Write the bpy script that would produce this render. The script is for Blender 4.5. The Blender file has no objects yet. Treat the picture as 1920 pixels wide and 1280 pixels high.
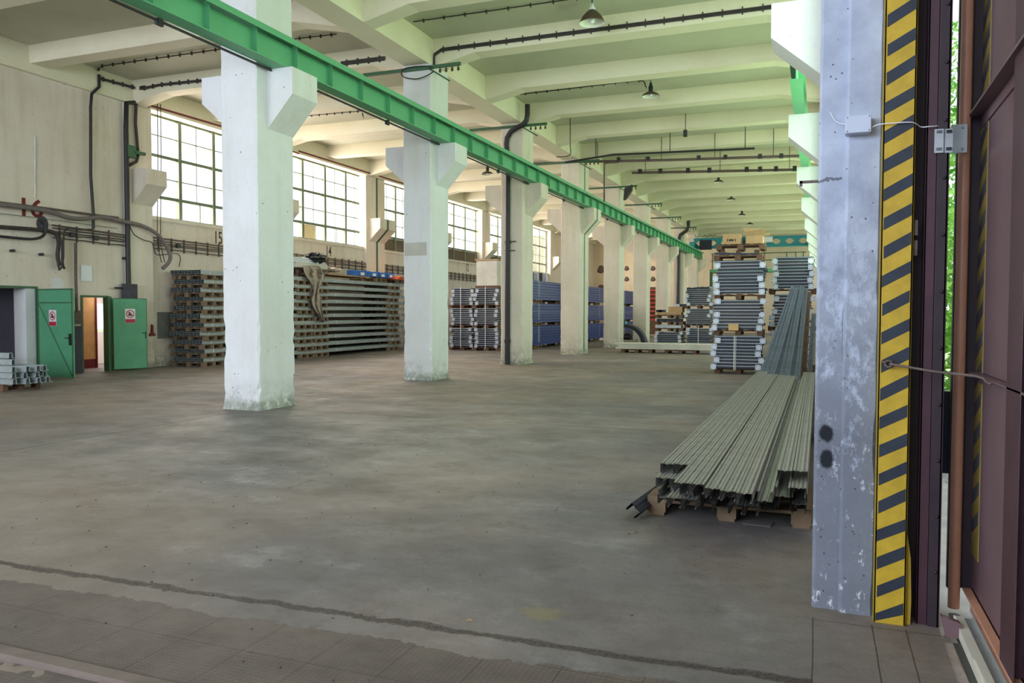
import bpy, math, random
from mathutils import Vector, Matrix
random.seed(7)
SC = bpy.context.scene
COL = SC.collection
# ------------------------------------------------------------------ camera
FPX, YAW, PIT, ROLL, CH = 1481.1, 0.3707, 0.0373, 0.0022, 1.5759
F_ = Vector((-math.sin(YAW)*math.cos(PIT), math.cos(YAW)*math.cos(PIT), -math.sin(PIT)))
R0 = Vector((math.cos(YAW), math.sin(YAW), 0)); U0 = R0.cross(F_)
R_ = math.cos(ROLL)*R0 + math.sin(ROLL)*U0
U_ = -math.sin(ROLL)*R0 + math.cos(ROLL)*U0
cam = bpy.data.cameras.new('camera'); cam.sensor_width = 36; cam.lens = FPX*36/1920
cam.clip_start = 0.05; cam.clip_end = 500
co = bpy.data.objects.new('camera', cam); COL.objects.link(co)
M = Matrix((R_, U_, -F_)).transposed().to_4x4(); M.translation = Vector((0, 0, CH)); co.matrix_world = M
SC.camera = co

def at(px, py, axis, val):
    """world point where the sight line of a measured pixel meets a real plane"""
    D = (px-960)/FPX*R_ - (py-640)/FPX*U_ + F_
    i = 'XYZ'.index(axis); C = Vector((0, 0, CH)); t = (val-C[i])/D[i]
    return C + t*D
# ------------------------------------------------------------------ world, lights, exposure
SC.view_settings.view_transform = 'Standard'; SC.view_settings.look = 'None'
SC.view_settings.gamma = 1; SC.view_settings.exposure = 0.0
SC.cycles.use_denoising = True
SC.cycles.max_bounces = 8; SC.cycles.diffuse_bounces = 4; SC.cycles.transparent_max_bounces = 12
SC.cycles.sample_clamp_indirect = 6
w = bpy.data.worlds.new('world'); SC.world = w; w.use_nodes = True
nt = w.node_tree; bg = nt.nodes['Background']
bg.inputs[0].default_value = (0.80, 0.90, 1.0, 1); bg.inputs[1].default_value = 2.0

def area(name, loc, rot, sx, sy, power, color):
    l = bpy.data.lights.new(name, 'AREA'); l.shape = 'RECTANGLE'; l.size = sx; l.size_y = sy
    l.energy = power; l.color = color
    o = bpy.data.objects.new(name, l); COL.objects.link(o); o.location = loc; o.rotation_euler = rot
    return o
H = math.pi/2
# daylight in the left windows (shines towards +X), in the right windows (towards -X), in the near end openings
LEFTW = [(17.0, 22.6), (22.95, 28.6), (29.75, 35.4), (35.8, 41.4), (41.8, 47.4), (47.8, 53.4), (55.4, 60.6)]  # last window is unseen, added to brighten the far wall
for i, (a, b) in enumerate(LEFTW):
    area('window_daylight', (-18.3, (a+b)/2, 5.8), (0, -H*.86, 0), 3.1, b-a, 900 if i < 6 else 1500, (1.0, 0.84, 0.74))  # stronger lamp for the added last window
for i in range(9):
    area('window_daylight', (0.75, 8.4+6*i, 4.7), (0, H*1.3, 0), 4.2, 4.6, 200, (0.70, 1.0, 0.62))
area('gate_daylight', (-9.5, -6.2, 4.6), (H*1.06, 0, 0), 14.0, 3.8, 2000, (0.80, 0.87, 1.0))
sun = bpy.data.lights.new('sun', 'SUN'); sun.energy = 2.6; sun.angle = math.radians(1); sun.color = (1, .96, .88)
so = bpy.data.objects.new('sun', sun); COL.objects.link(so); so.rotation_euler = (math.radians(-40), 0, 0)

# ------------------------------------------------------------------ material helpers
def lin(c):
    return tuple(((v/255)/12.92 if v/255 <= .04045 else ((v/255+.055)/1.055)**2.4) for v in c)
class NT:
    def __init__(s, name):
        s.m = bpy.data.materials.new(name); s.m.use_nodes = True; s.t = s.m.node_tree; s.b = s.t.nodes['Principled BSDF']
        s.tc = s.t.nodes.new('ShaderNodeTexCoord'); s.geo = None
    def n(s, ty, **k):
        x = s.t.nodes.new(ty)
        for a, v in k.items(): setattr(x, a, v)
        return x
    def l(s, a, b): s.t.links.new(a, b)
    def math(s, op, a, b=None, c=None, clamp=False):
        x = s.n('ShaderNodeMath', operation=op); x.use_clamp = clamp
        for i, v in enumerate((a, b, c)):
            if v is None: continue
            if isinstance(v, (int, float)): x.inputs[i].default_value = v
            else: s.l(v, x.inputs[i])
        return x.outputs[0]
    def noise(s, scale, detail=4, rough=.6, vec=None, stretch=None, coord='Object'):
        x = s.n('ShaderNodeTexNoise'); x.inputs['Scale'].default_value = scale
        x.inputs['Detail'].default_value = detail; x.inputs['Roughness'].default_value = rough
        v = vec or s.tc.outputs[coord]
        if stretch:
            mp = s.n('ShaderNodeMapping'); mp.inputs['Scale'].default_value = stretch; s.l(v, mp.inputs['Vector']); v = mp.outputs[0]
        s.l(v, x.inputs['Vector']); return x.outputs['Fac']
    def ramp(s, fac, lo, hi, a=0.0, b=1.0):
        x = s.n('ShaderNodeMapRange'); x.inputs[1].default_value = lo; x.inputs[2].default_value = hi
        x.inputs[3].default_value = a; x.inputs[4].default_value = b; s.l(fac, x.inputs[0]); return x.outputs[0]
    def mix(s, fac, a, b):
        x = s.n('ShaderNodeMix', data_type='RGBA')
        if isinstance(fac, (int, float)): x.inputs[0].default_value = fac
        else: s.l(fac, x.inputs[0])
        for v, i in ((a, 6), (b, 7)):
            if isinstance(v, tuple): x.inputs[i].default_value = (*v[:3], 1)
            else: s.l(v, x.inputs[i])
        return x.outputs[2]
    def xyz(s, world=False):
        x = s.n('ShaderNodeSeparateXYZ')
        if world:
            g = s.n('ShaderNodeNewGeometry'); s.l(g.outputs['Position'], x.inputs[0])
        else: s.l(s.tc.outputs['Object'], x.inputs[0])
        return x.outputs
    def bump(s, h, strength=.3, dist=.01):
        x = s.n('ShaderNodeBump'); x.inputs['Strength'].default_value = strength; x.inputs['Distance'].default_value = dist
        s.l(h, x.inputs['Height']); s.l(x.outputs[0], s.b.inputs['Normal'])
    def done(s, color, rough=.8, metal=0.0):
        if isinstance(color, tuple): s.b.inputs['Base Color'].default_value = (*color[:3], 1)
        else: s.l(color, s.b.inputs['Base Color'])
        if isinstance(rough, (int, float)): s.b.inputs['Roughness'].default_value = rough
        else: s.l(rough, s.b.inputs['Roughness'])
        s.b.inputs['Metallic'].default_value = metal
        return s.m
def plain(name, rgb, rough=.6, metal=0.0, var=.12, scale=6, bump=0):
    s = NT(name); c = lin(rgb)
    n = s.noise(scale, 5)
    col = s.mix(s.ramp(n, .3, .7), tuple(v*(1-var) for v in c), tuple(min(1, v*(1+var)) for v in c))
    if bump: s.bump(s.noise(scale*6, 4), bump, .005)
    return s.done(col, rough, metal)
def plaster(name, rgb, dirt, speck=True, streak=.35, low=1.2, world=True):
    """painted plaster: soft cloudy stains, vertical streaks, small chips, grime and scuffs near the floor"""
    s = NT(name); g = s.n('ShaderNodeNewGeometry'); P = g.outputs['Position']
    c, d = lin(rgb), lin(dirt)
    cloud = s.ramp(s.noise(.55, 6, .65, vec=P), .42, .72)
    st = s.ramp(s.noise(1.5, 6, .7, vec=P, stretch=(2.2, 2.2, .22)), .48, .78)
    f = s.math('ADD', s.math('MULTIPLY', cloud, .35), s.math('MULTIPLY', st, streak), clamp=True)
    col = s.mix(f, c, d)
    fine = s.noise(14, 6, .7, vec=P)
    col = s.mix(s.math('MULTIPLY', s.ramp(fine, .5, .75), .22), col, tuple(v*.72 for v in c))
    if low:
        z = s.n('ShaderNodeSeparateXYZ'); s.l(P, z.inputs[0])
        m = s.math('MULTIPLY', s.ramp(z.outputs[2], low, 0.0), s.ramp(s.noise(3.2, 8, .75, vec=P), .44, .62), clamp=True)
        col = s.mix(s.math('MULTIPLY', m, .75), col, lin((128, 130, 122)))
        base = s.math('MULTIPLY', s.ramp(z.outputs[2], .22, .1), s.ramp(s.noise(9, 5, .7, vec=P), .40, .5), clamp=True)
        col = s.mix(s.math('MULTIPLY', base, .6), col, lin((112, 118, 98)))
    if speck:
        v = s.n('ShaderNodeTexVoronoi'); v.inputs['Scale'].default_value = 7; s.l(P, v.inputs['Vector'])
        sp = s.math('MULTIPLY', s.math('LESS_THAN', v.outputs['Distance'], .085), s.math('GREATER_THAN', s.noise(2.3, 3, vec=P), .56))
        col = s.mix(s.math('MULTIPLY', sp, .8), col, lin((70, 72, 74)))
    s.bump(s.noise(7, 8, .7, vec=P), .35, .02)
    return s.done(col, .88)

M_col = plaster('column_paint', (222, 224, 227), (190, 186, 176), streak=.3, low=.55)
M_colw = plaster('far_column_paint', (222, 214, 200), (176, 166, 148), streak=.35, low=.8)
M_wall = plaster('wall_paint', (224, 214, 202), (178, 160, 138), streak=.45, low=1.6)
M_ceil = plaster('ceiling_paint', (226, 220, 196), (200, 186, 158), speck=False, streak=.0, low=0)
M_slab = plaster('slab_paint', (194, 194, 174), (160, 152, 126), speck=False, streak=.0, low=0)
M_end = plaster('end_wall_paint', (214, 202, 176), (180, 160, 130), speck=False, low=0)

def pillar_mat():
    """whitewashed concrete pillar: worn to grey towards the floor, scratches, dark pits, two sprayed black blots"""
    s = NT('pillar_paint'); g = s.n('ShaderNodeNewGeometry'); P = g.outputs['Position']
    z = s.n('ShaderNodeSeparateXYZ'); s.l(P, z.inputs[0]); X, Y, Z = z.outputs
    col = s.mix(s.ramp(s.noise(3, 7, .65, vec=P), .35, .7), lin((184, 195, 216)), lin((150, 160, 182)))
    worn = s.math('MULTIPLY', s.ramp(Z, 2.4, .9), s.ramp(s.math('ADD', s.noise(9, 9, .8, vec=P, stretch=(1, 1, .55)), s.ramp(Z, 1.7, 0, 0, .22)), .47, .56), clamp=True)
    col = s.mix(s.math('MULTIPLY', worn, .8), col, lin((92, 96, 106)))
    ch = s.ramp(s.noise(16, 9, .82, vec=P, stretch=(1, 1, .6)), .575, .62)
    col = s.mix(s.math('MULTIPLY', ch, s.ramp(Z, 1.7, .3, 0, .85)), col, lin((214, 220, 230)))
    v = s.n('ShaderNodeTexVoronoi'); v.inputs['Scale'].default_value = 26; s.l(P, v.inputs['Vector'])
    sp = s.math('MULTIPLY', s.math('LESS_THAN', v.outputs['Distance'], .13), s.math('GREATER_THAN', s.noise(7, 3, vec=P), .56))
    col = s.mix(s.math('MULTIPLY', sp, .8), col, lin((44, 46, 60)))
    for (cx, cz, rx, rz) in ((.045, .935, .036, .05), (.05, .80, .036, .052)):
        dx = s.math('DIVIDE', s.math('SUBTRACT', X, cx), rx); dz = s.math('DIVIDE', s.math('SUBTRACT', Z, cz), rz)
        r = s.math('SQRT', s.math('ADD', s.math('MULTIPLY', dx, dx), s.math('MULTIPLY', dz, dz)))
        r = s.math('ADD', r, s.ramp(s.noise(20, 4, vec=P), 0, 1, -.35, .35))
        col = s.mix(s.ramp(r, 1.1, .75), col, lin((16, 24, 36)))
    crack = s.math('LESS_THAN', s.math('ABSOLUTE', s.math('SUBTRACT', s.math('SUBTRACT', Z, 2.27), s.ramp(s.noise(14, 3, vec=P), 0, 1, -.03, .03))), .006)
    crack = s.math('MULTIPLY', crack, s.math('LESS_THAN', X, .1))
    col = s.mix(s.math('MULTIPLY', crack, .7), col, lin((60, 62, 72)))
    s.bump(s.math('ADD', s.noise(30, 8, .7, vec=P), worn), .5, .006)
    return s.done(col, .8)
M_pil = pillar_mat()

def floor_mat():
    s = NT('concrete_floor'); X, Y, Z = s.xyz(); P = s.tc.outputs['Object']
    n1 = s.noise(.35, 7, .62, vec=P, stretch=(1.0, 1.0, 1)); n2 = s.noise(1.1, 9, .7, vec=P, stretch=(1, 1.25, 1)); n3 = s.noise(38, 6, .75, vec=P)
    col = s.mix(s.ramp(n1, .40, .60), lin((108, 105, 106)), lin((136, 129, 125)))
    col = s.mix(s.math('MULTIPLY', s.ramp(n2, .48, .62), .5), col, lin((96, 88, 81)))
    col = s.mix(s.math('MULTIPLY', s.ramp(n2, .44, .33), .6), col, lin((150, 149, 148)))
    n4 = s.noise(2.4, 8, .72, vec=P, stretch=(1, 1.2, 1))
    col = s.mix(s.math('MULTIPLY', s.ramp(n4, .54, .64), .42), col, lin((84, 77, 72)))
    col = s.mix(s.math('MULTIPLY', s.ramp(n3, .45, .75), .3), col, lin((86, 84, 78)))
    # broad dusty brown tone in the worn lanes
    col = s.mix(s.math('MULTIPLY', s.ramp(s.noise(.18, 3, vec=P), .45, .6), .35), col, lin((140, 120, 100)))
    wob = s.ramp(s.noise(1.1, 6, .7, vec=P), 0, 1, -.02, .02)
    def line(expr, hw):
        return s.math('LESS_THAN', s.math('ABSOLUTE', s.math('ADD', expr, s.math('MULTIPLY', wob, .4))), hw)
    joint = line(s.math('ADD', X, 8.5), .014)
    for yy in (10.47, 22.4, 34.4): joint = s.math('MAXIMUM', joint, line(s.math('SUBTRACT', Y, yy), .012))
    j2 = s.math('MULTIPLY', line(s.math('ADD', X, 4.4), .006), s.math('GREATER_THAN', s.noise(1.7, 2, vec=P), .56)); joint = s.math('MAXIMUM', joint, j2)
    # slab edges in front of the pillar
    near = s.math('MULTIPLY', s.math('LESS_THAN', Y, 4.33), s.math('GREATER_THAN', Y, 3.0))
    for xx in (-.005, .272, .425): joint = s.math('MAXIMUM', joint, s.math('MULTIPLY', line(s.math('SUBTRACT', X, xx), .0035), near))
    joint = s.math('MAXIMUM', joint, s.math('MULTIPLY', line(s.math('SUBTRACT', Y, 4.3), .004), s.math('GREATER_THAN', X, .0)))
    col = s.mix(s.math('MULTIPLY', joint, .75), col, lin((52, 46, 40)))
    # tread-plate tiles
    reg = s.math('LESS_THAN', s.math('ADD', Y, s.ramp(s.noise(2.2, 7, .7, vec=P), 0, 1, -.16, .16)), s.math('ADD', 3.33, s.math('MULTIPLY', X, .031)))
    reg = s.math('MULTIPLY', reg, s.math('LESS_THAN', X, -.3)); edge = s.math('MULTIPLY', s.math('LESS_THAN', Y, 2.44), s.math('GREATER_THAN', s.noise(.9, 4, vec=P), .52)); reg = s.math('MULTIPLY', reg, s.math('MAXIMUM', edge, s.math('GREATER_THAN', Y, 2.56)))
    def grid(c, pitch, wdt):
        return s.math('LESS_THAN', s.math('FRACT', s.math('DIVIDE', s.math('ADD', c, 50), pitch)), wdt)
    rib = s.math('MAXIMUM', grid(X, .026, .3), grid(Y, .026, .3)); tile = s.math('MAXIMUM', grid(X, .36, .012), grid(Y, .36, .012))
    tcol = s.mix(s.ramp(n2, .35, .7), lin((112, 101, 96)), lin((86, 78, 73)))
    tcol = s.mix(s.math('MULTIPLY', rib, .30), tcol, lin((62, 56, 54)))
    tcol = s.mix(s.math('MULTIPLY', tile, .8), tcol, lin((44, 38, 34)))
    fill = s.ramp(s.noise(1.6, 6, .7, vec=P), .5, .62)
    tcol = s.mix(s.math('MULTIPLY', fill, .65), tcol, lin((106, 100, 92)))
    col = s.mix(reg, col, tcol)
    # the crumbled joint across the hall
    cy = s.math('SUBTRACT', Y, s.math('ADD', 3.545, s.math('MULTIPLY', X, .031)))
    cy = s.math('ADD', cy, s.ramp(s.noise(3.2, 9, .8, vec=P), 0, 1, -.10, .10))
    cr = s.ramp(s.math('ABSOLUTE', cy), .036, .018)
    cr = s.math('MULTIPLY', cr, s.ramp(s.noise(1.1, 3, vec=P), .30, .46, .25, 1)); cr = s.math('MULTIPLY', cr, s.math('LESS_THAN', X, 0.0))
    col = s.mix(s.math('MULTIPLY', cr, .9), col, s.mix(s.ramp(s.noise(60, 3, vec=P), .4, .62), lin((38, 33, 32)), lin((92, 80, 74))))
    # small yellow paint stain
    dx = s.math('DIVIDE', s.math('ADD', X, 1.32), .14); dy = s.math('DIVIDE', s.math('SUBTRACT', Y, 3.86), .1)
    r = s.math('ADD', s.math('ADD', s.math('MULTIPLY', dx, dx), s.math('MULTIPLY', dy, dy)), s.ramp(s.noise(12, 4, vec=P), 0, 1, -1, 1))
    col = s.mix(s.ramp(r, 1.0, .1, 0, .45), col, lin((140, 132, 70)))
    h = s.math('ADD', s.math('MULTIPLY', n3, .35), s.math('MULTIPLY', n2, .5))
    h = s.math('SUBTRACT', h, s.math('MULTIPLY', joint, .6)); h = s.math('SUBTRACT', h, s.math('MULTIPLY', cr, 2.2))
    h = s.math('SUBTRACT', h, s.math('MULTIPLY', s.math('MULTIPLY', reg, rib), .5))
    s.bump(h, .6, .012)
    return s.done(col, s.ramp(n2, .3, .7, .5, .8))
M_floor = floor_mat()

M_green = plain('crane_beam_green', (92, 168, 122), .5, var=.06, scale=2)
M_greend = plain('dark_green_paint', (58, 96, 68), .5)
M_door = plain('door_green', (86, 154, 118), .5, var=.1, scale=3)
M_black = plain('black_pipe', (34, 34, 38), .5, var=.3)
M_cable = plain('cable_sheath', (58, 52, 50), .7, var=.3)
M_hose = plain('hose_grey', (112, 104, 102), .7)
M_red = plain('dark_red_paint', (120, 40, 44), .6)
M_brown = plain('door_frame_brown', (66, 38, 50), .5, var=.2, scale=5, bump=.1)
M_browd = plain('dark_channel', (44, 30, 40), .6, var=.25, scale=7)
M_leaf = plain('gate_leaf_brown', (110, 86, 92), .55, var=.12, scale=3)
M_tube = plain('gate_tube_brown', (206, 150, 124), .35, var=.12, scale=4)
M_galv = plain('galvanised_steel', (182, 192, 198), .38, .55, var=.12, scale=9)
M_galv2 = plain('dull_galvanised_steel', (158, 166, 168), .5, .35, var=.12, scale=5)
M_bar = plain('bright_tube_steel', (186, 194, 206), .3, .65, var=.06, scale=5)
M_plate = plain('zinc_plate', (186, 193, 203), .45, .3, var=.05, scale=8)
M_navy = plain('navy_paint', (22, 32, 52), .5, var=.2)
M_blue = plain('blue_rack_paint', (22, 56, 128), .4, var=.1, scale=3)
M_blued = plain('crate_blue', (28, 92, 170), .45, var=.08)
M_orange = plain('orange_paint', (232, 106, 62), .5, var=.08)
M_redr = plain('red_rack_paint', (206, 62, 52), .5)
M_wood = plain('pallet_wood', (118, 98, 76), .8, var=.25, scale=5, bump=.3)
M_woodd = plain('old_pallet_wood', (104, 76, 60), .85, var=.25, scale=5, bump=.3)
M_card = plain('cardboard', (180, 146, 108), .85, var=.08)
M_plank = plain('weathered_plank', (206, 204, 194), .8, var=.15, scale=2)
M_strap = plain('white_strap', (226, 226, 222), .6, var=.04)
M_white = plain('white_plastic', (226, 230, 236), .5, var=.03)
M_box = plain('junction_box_grey', (186, 196, 216), .5, var=.04)
M_film = plain('dusty_wrap_film', (172, 160, 146), .6, var=.25, scale=9)
M_plas = plain('black_plastic', (34, 38, 38), .5, var=.3)
M_room = plain('side_room_grey', (150, 148, 164), .85, var=.12, scale=1)
M_dark = plain('dark_interior', (70, 68, 80), .8, var=.2)
M_rust = plain('rusty_steel', (96, 82, 78), .7, var=.3, scale=20)
M_lamp = plain('lamp_enamel_brown', (76, 62, 48), .45, var=.2)
M_lampin = plain('lamp_enamel_white', (220, 220, 208), .4, var=.04)
M_crane = plain('crane_teal', (52, 146, 158), .5, var=.08)
M_cream = plain('cream_wall', (214, 176, 120), .8, var=.08)
M_yel = plain('hazard_yellow', (186, 156, 40), .55, var=.18, scale=9, bump=.15)
M_hblk = plain('hazard_black', (34, 44, 58), .6, var=.3, scale=9)
M_yeld = plain('reflected_hazard_yellow', (150, 128, 62), .6, var=.3, scale=5)
M_hbld = plain('reflected_hazard_black', (72, 74, 84), .6, var=.3, scale=6)
M_curb = plain('worn_kerb', (112, 100, 94), .85, var=.25, scale=3, bump=.4)
M_num = plain('number_paint_dark', (72, 54, 48), .8, var=.1)
M_numr = plain('number_paint_red', (112, 38, 36), .8, var=.15)
M_signw = plain('sign_white', (226, 220, 226), .5, var=.03)
M_signr = plain('sign_red', (176, 36, 60), .5, var=.05)
M_signk = plain('sign_ink', (40, 36, 56), .5, var=.05)
M_ins = plain('insulator_brown', (70, 52, 40), .35, var=.1)
M_pat = plain('bare_concrete_patch', (116, 116, 112), .9, var=.2, scale=4)

M_patl = plain('pale_patch', (188, 186, 178), .9, var=.08, scale=5)
def perf_mat(name, rgb, wid=.1, pitch=.05):
    """galvanised channel web pierced by two rows of slots (real see-through holes)"""
    s = NT(name); X, Y, Z = s.xyz(); c = lin(rgb)
    n = s.noise(5, 5)
    col = s.mix(s.ramp(n, .3, .7), tuple(v*.82 for v in c), tuple(v*1.12 for v in c))
    fy = s.math('SUBTRACT', s.math('FRACT', s.math('DIVIDE', s.math('ADD', Y, 50), pitch)), .5)
    m = None
    for x0 in (-.027, .027):
        dx = s.math('DIVIDE', s.math('SUBTRACT', X, x0), .0088)
        dy = s.math('DIVIDE', s.math('ADD', fy, s.math('MULTIPLY', dx, .12)), .27)
        r = s.math('LESS_THAN', s.math('ADD', s.math('MULTIPLY', dx, dx), s.math('MULTIPLY', dy, dy)), 1)
        m = r if m is None else s.math('MAXIMUM', m, r)
    top = s.math('LESS_THAN', s.math('ABSOLUTE', s.math('SUBTRACT', s.math('ABSOLUTE', Z), .034)), .004)
    m = s.math('MULTIPLY', m, top)
    s.l(s.math('SUBTRACT', 1, m), s.b.inputs['Alpha'])
    return s.done(col, .45, .3)
M_perf = perf_mat('perforated_steel', (158, 158, 154))

def glass_mat():
    s = NT('window_glass'); tr = s.n('ShaderNodeBsdfTransparent'); gl = s.n('ShaderNodeBsdfGlossy'); gl.inputs['Roughness'].default_value = .1
    mx = s.n('ShaderNodeMixShader'); mx.inputs[0].default_value = .06
    s.l(tr.outputs[0], mx.inputs[1]); s.l(gl.outputs[0], mx.inputs[2]); s.l(mx.outputs[0], s.t.nodes['Material Output'].inputs[0])
    return s.m
M_glass = glass_mat()
def foliage_mat(name, a, b):
    s = NT(name); col = s.mix(s.ramp(s.noise(3, 4), .35, .65), lin(a), lin(b)); return s.done(col, .6)
M_fol = foliage_mat('bush_leaves', (92, 170, 40), (160, 210, 90))
M_grass = foliage_mat('grass', (110, 150, 70), (170, 180, 120))

# ------------------------------------------------------------------ mesh helpers
class MB:
    def __init__(s): s.v = []; s.f = []; s.mi = []; s.sm = []
    def add(s, vs, fs, mi=0, smooth=False):
        b = len(s.v); s.v += [tuple(v) for v in vs]
        for f in fs: s.f.append(tuple(b+i for i in f)); s.mi.append(mi); s.sm.append(smooth)
        return s
    def box(s, x0, x1, y0, y1, z0, z1, mi=0, mat=None):
        x0, x1 = sorted((x0, x1)); y0, y1 = sorted((y0, y1)); z0, z1 = sorted((z0, z1))
        vs = [Vector(p) for p in ((x0,y0,z0),(x1,y0,z0),(x1,y1,z0),(x0,y1,z0),(x0,y0,z1),(x1,y0,z1),(x1,y1,z1),(x0,y1,z1))]
        if mat is not None: vs = [mat @ v for v in vs]
        return s.add(vs, ((0,3,2,1),(4,5,6,7),(0,1,5,4),(1,2,6,5),(2,3,7,6),(3,0,4,7)), mi)
    def prism(s, poly, axis, a, b, mi=0):
        """poly: 2D points in the plane normal to axis, extruded from a to b"""
        n = len(poly)
        def P(p, t):
            return {'X': (t, p[0], p[1]), 'Y': (p[0], t, p[1]), 'Z': (p[0], p[1], t)}[axis]
        vs = [P(p, a) for p in poly]+[P(p, b) for p in poly]
        fs = [tuple(range(n))[::-1], tuple(range(n, 2*n))]+[(i, (i+1) % n, n+(i+1) % n, n+i) for i in range(n)]
        return s.add(vs, fs, mi)
    def tube(s, pts, r, n=8, mi=0, caps=True, r2=None):
        pts = [Vector(p) for p in pts]; rings = []; a = None
        for i, p in enumerate(pts):
            t = (pts[min(i+1, len(pts)-1)]-pts[max(i-1, 0)]).normalized()
            if a is None: a = t.cross(Vector((0, 0, 1)) if abs(t.z) < .9 else Vector((1, 0, 0)))
            a = (a-t*a.dot(t)).normalized(); b = a.cross(t)
            rr = r if r2 is None else r+(r2-r)*i/(len(pts)-1)
            rings.append([p+a*math.cos(2*math.pi*k/n)*rr+b*math.sin(2*math.pi*k/n)*rr for k in range(n)])
        vs = [v for R in rings for v in R]
        fs = [(i*n+k, i*n+(k+1) % n, (i+1)*n+(k+1) % n, (i+1)*n+k) for i in range(len(pts)-1) for k in range(n)]
        s.add(vs, fs, mi, True)
        if caps: s.add(rings[0], [tuple(range(n))[::-1]], mi); s.add(rings[-1], [tuple(range(n))], mi)
        return s
    def lathe(s, prof, c, n=20, mi=0):
        c = Vector(c); vs = [c+Vector((r*math.cos(2*math.pi*k/n), r*math.sin(2*math.pi*k/n), z)) for r, z in prof for k in range(n)]
        fs = [(i*n+k, i*n+(k+1) % n, (i+1)*n+(k+1) % n, (i+1)*n+k) for i in range(len(prof)-1) for k in range(n)]
        return s.add(vs, fs, mi, True)
    def mesh(s, name, mats, bevel=0):
        m = bpy.data.meshes.new(name); m.from_pydata(s.v, [], s.f); m.update()
        for x in (mats if isinstance(mats, (list, tuple)) else [mats]): m.materials.append(x)
        m.polygons.foreach_set('material_index', s.mi); m.polygons.foreach_set('use_smooth', s.sm)
        return m
    def obj(s, name, mats, parent=None, loc=None, bevel=0, **tags):
        m = s.mesh(name, mats); o = bpy.data.objects.new(name, m); COL.objects.link(o)
        if parent is not None: o.parent = parent
        if loc is not None: o.location = loc
        if bevel:
            b = o.modifiers.new('bevel', 'BEVEL'); b.width = bevel; b.segments = 2; b.limit_method = 'ANGLE'
        for k, v in tags.items(): o[k] = v
        return o
def thing(name, label, cat, loc=(0, 0, 0), rz=0, group=None):
    o = bpy.data.objects.new(name, None); COL.objects.link(o); o.empty_display_size = .1
    o.location = loc; o.rotation_euler = (0, 0, rz); o['label'] = label; o['category'] = cat
    if group: o['group'] = group
    return o
def dup(root, loc=None, rot=None, label=None, group=None):
    r = root.copy(); COL.objects.link(r)
    if loc is not None: r.location = loc
    if rot is not None: r.rotation_euler = rot
    if label: r['label'] = label
    if group: r['group'] = group
    for ch in root.children:
        c = ch.copy(); COL.objects.link(c); c.parent = r
        for g in ch.children:
            d = g.copy(); COL.objects.link(d); d.parent = c
    return r
def tag(o, label, cat, group=None):
    o['label'] = label; o['category'] = cat
    if group: o['group'] = group
    return o
def struct(o): o['kind'] = 'structure'; return o
ORD = ['lowest', 'second', 'third', 'fourth', 'fifth', 'sixth', 'seventh', 'eighth', 'ninth', 'tenth', 'eleventh', 'twelfth']

# ------------------------------------------------------------------ shell dimensions
XC0, XC1 = -8.95, -8.25            # middle column row, left and right faces
WL = -17.4                          # face of the left wall
COLY = [(4.2, 5.1), (10.18, 11.10), (16.12, 17.04), (22.08, 23.0), (28.0, 29.28), (34.25, 35.2), (40.2, 41.1), (46.2, 47.1), (52.1, 53.0), (58.0, 58.9)]
ZT, ZM, ZB = 5.42, 5.0, 4.48        # corbel top, nose bottom, foot
ZG, ZS = 7.17, 7.78                 # girder underside, slab underside
YE = 64.0
# floor
struct(MB().box(-20.6, .62, -7, YE, -.25, 0).obj('floor', M_floor))
# ceiling slab + ribs
ceil = struct(MB().box(-17.85, .62, -7, YE, ZS, ZS+.25).obj('ceiling', M_slab))
struct(MB().box(XC0+.05, XC1-.05, -7, YE, ZG, ZS).obj('ceiling_girder', M_ceil, ceil))
struct(MB().box(-.05, .5, 5.2, YE, ZG, ZS).obj('ceiling_girder', M_ceil, ceil))
struct(MB().box(-17.75, WL+.06, -7, YE, ZG, ZS).obj('ceiling_girder', M_ceil, ceil))
def rib(y, left_h):
    zb = 7.38
    for (xa, xb, ha, hb) in ((WL+.06, XC0+.05, left_h, True), (XC1-.05, -.05, True, True)):
        poly = [(xa, ZS), (xa, ZG if ha else zb)]
        if ha: poly += [(xa+1.0, zb)]
        if hb: poly += [(xb-1.0, zb)]
        poly += [(xb, ZG if hb else zb), (xb, ZS)]
        m = MB(); n = len(poly); w2 = .21
        # slightly tapered rib: narrower at its underside
        def P(p, side):
            dz = (ZS-p[1])/.5
            return (p[0], y+side*(w2+.05-.05*dz), p[1])
        vs = [P(p, -1) for p in poly]+[P(p, 1) for p in poly]
        m.add(vs, [tuple(range(n)), tuple(range(n, 2*n))[::-1]]+[(i, n+i, n+(i+1) % n, (i+1) % n) for i in range(n)])
        struct(m.obj('ceiling_beam', M_ceil, ceil))
y = 1.6; k = 0
while y < YE-.5:
    rib(y+ (0.0 if y < 30 else .3), k % 2 == 1); y += 3.0; k += 1

cb = MB(); N = 40
prof_ = [(2.44, -.02), (2.44, .012), (2.455, .022), (2.52, .022), (2.535, .012), (2.535, -.02)]
cb.prism(prof_, 'X', -18, -.35)
tag(cb.obj('kerb_strip', M_curb), 'raised worn kerb strip across the floor at the lower left corner', 'kerb')
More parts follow.
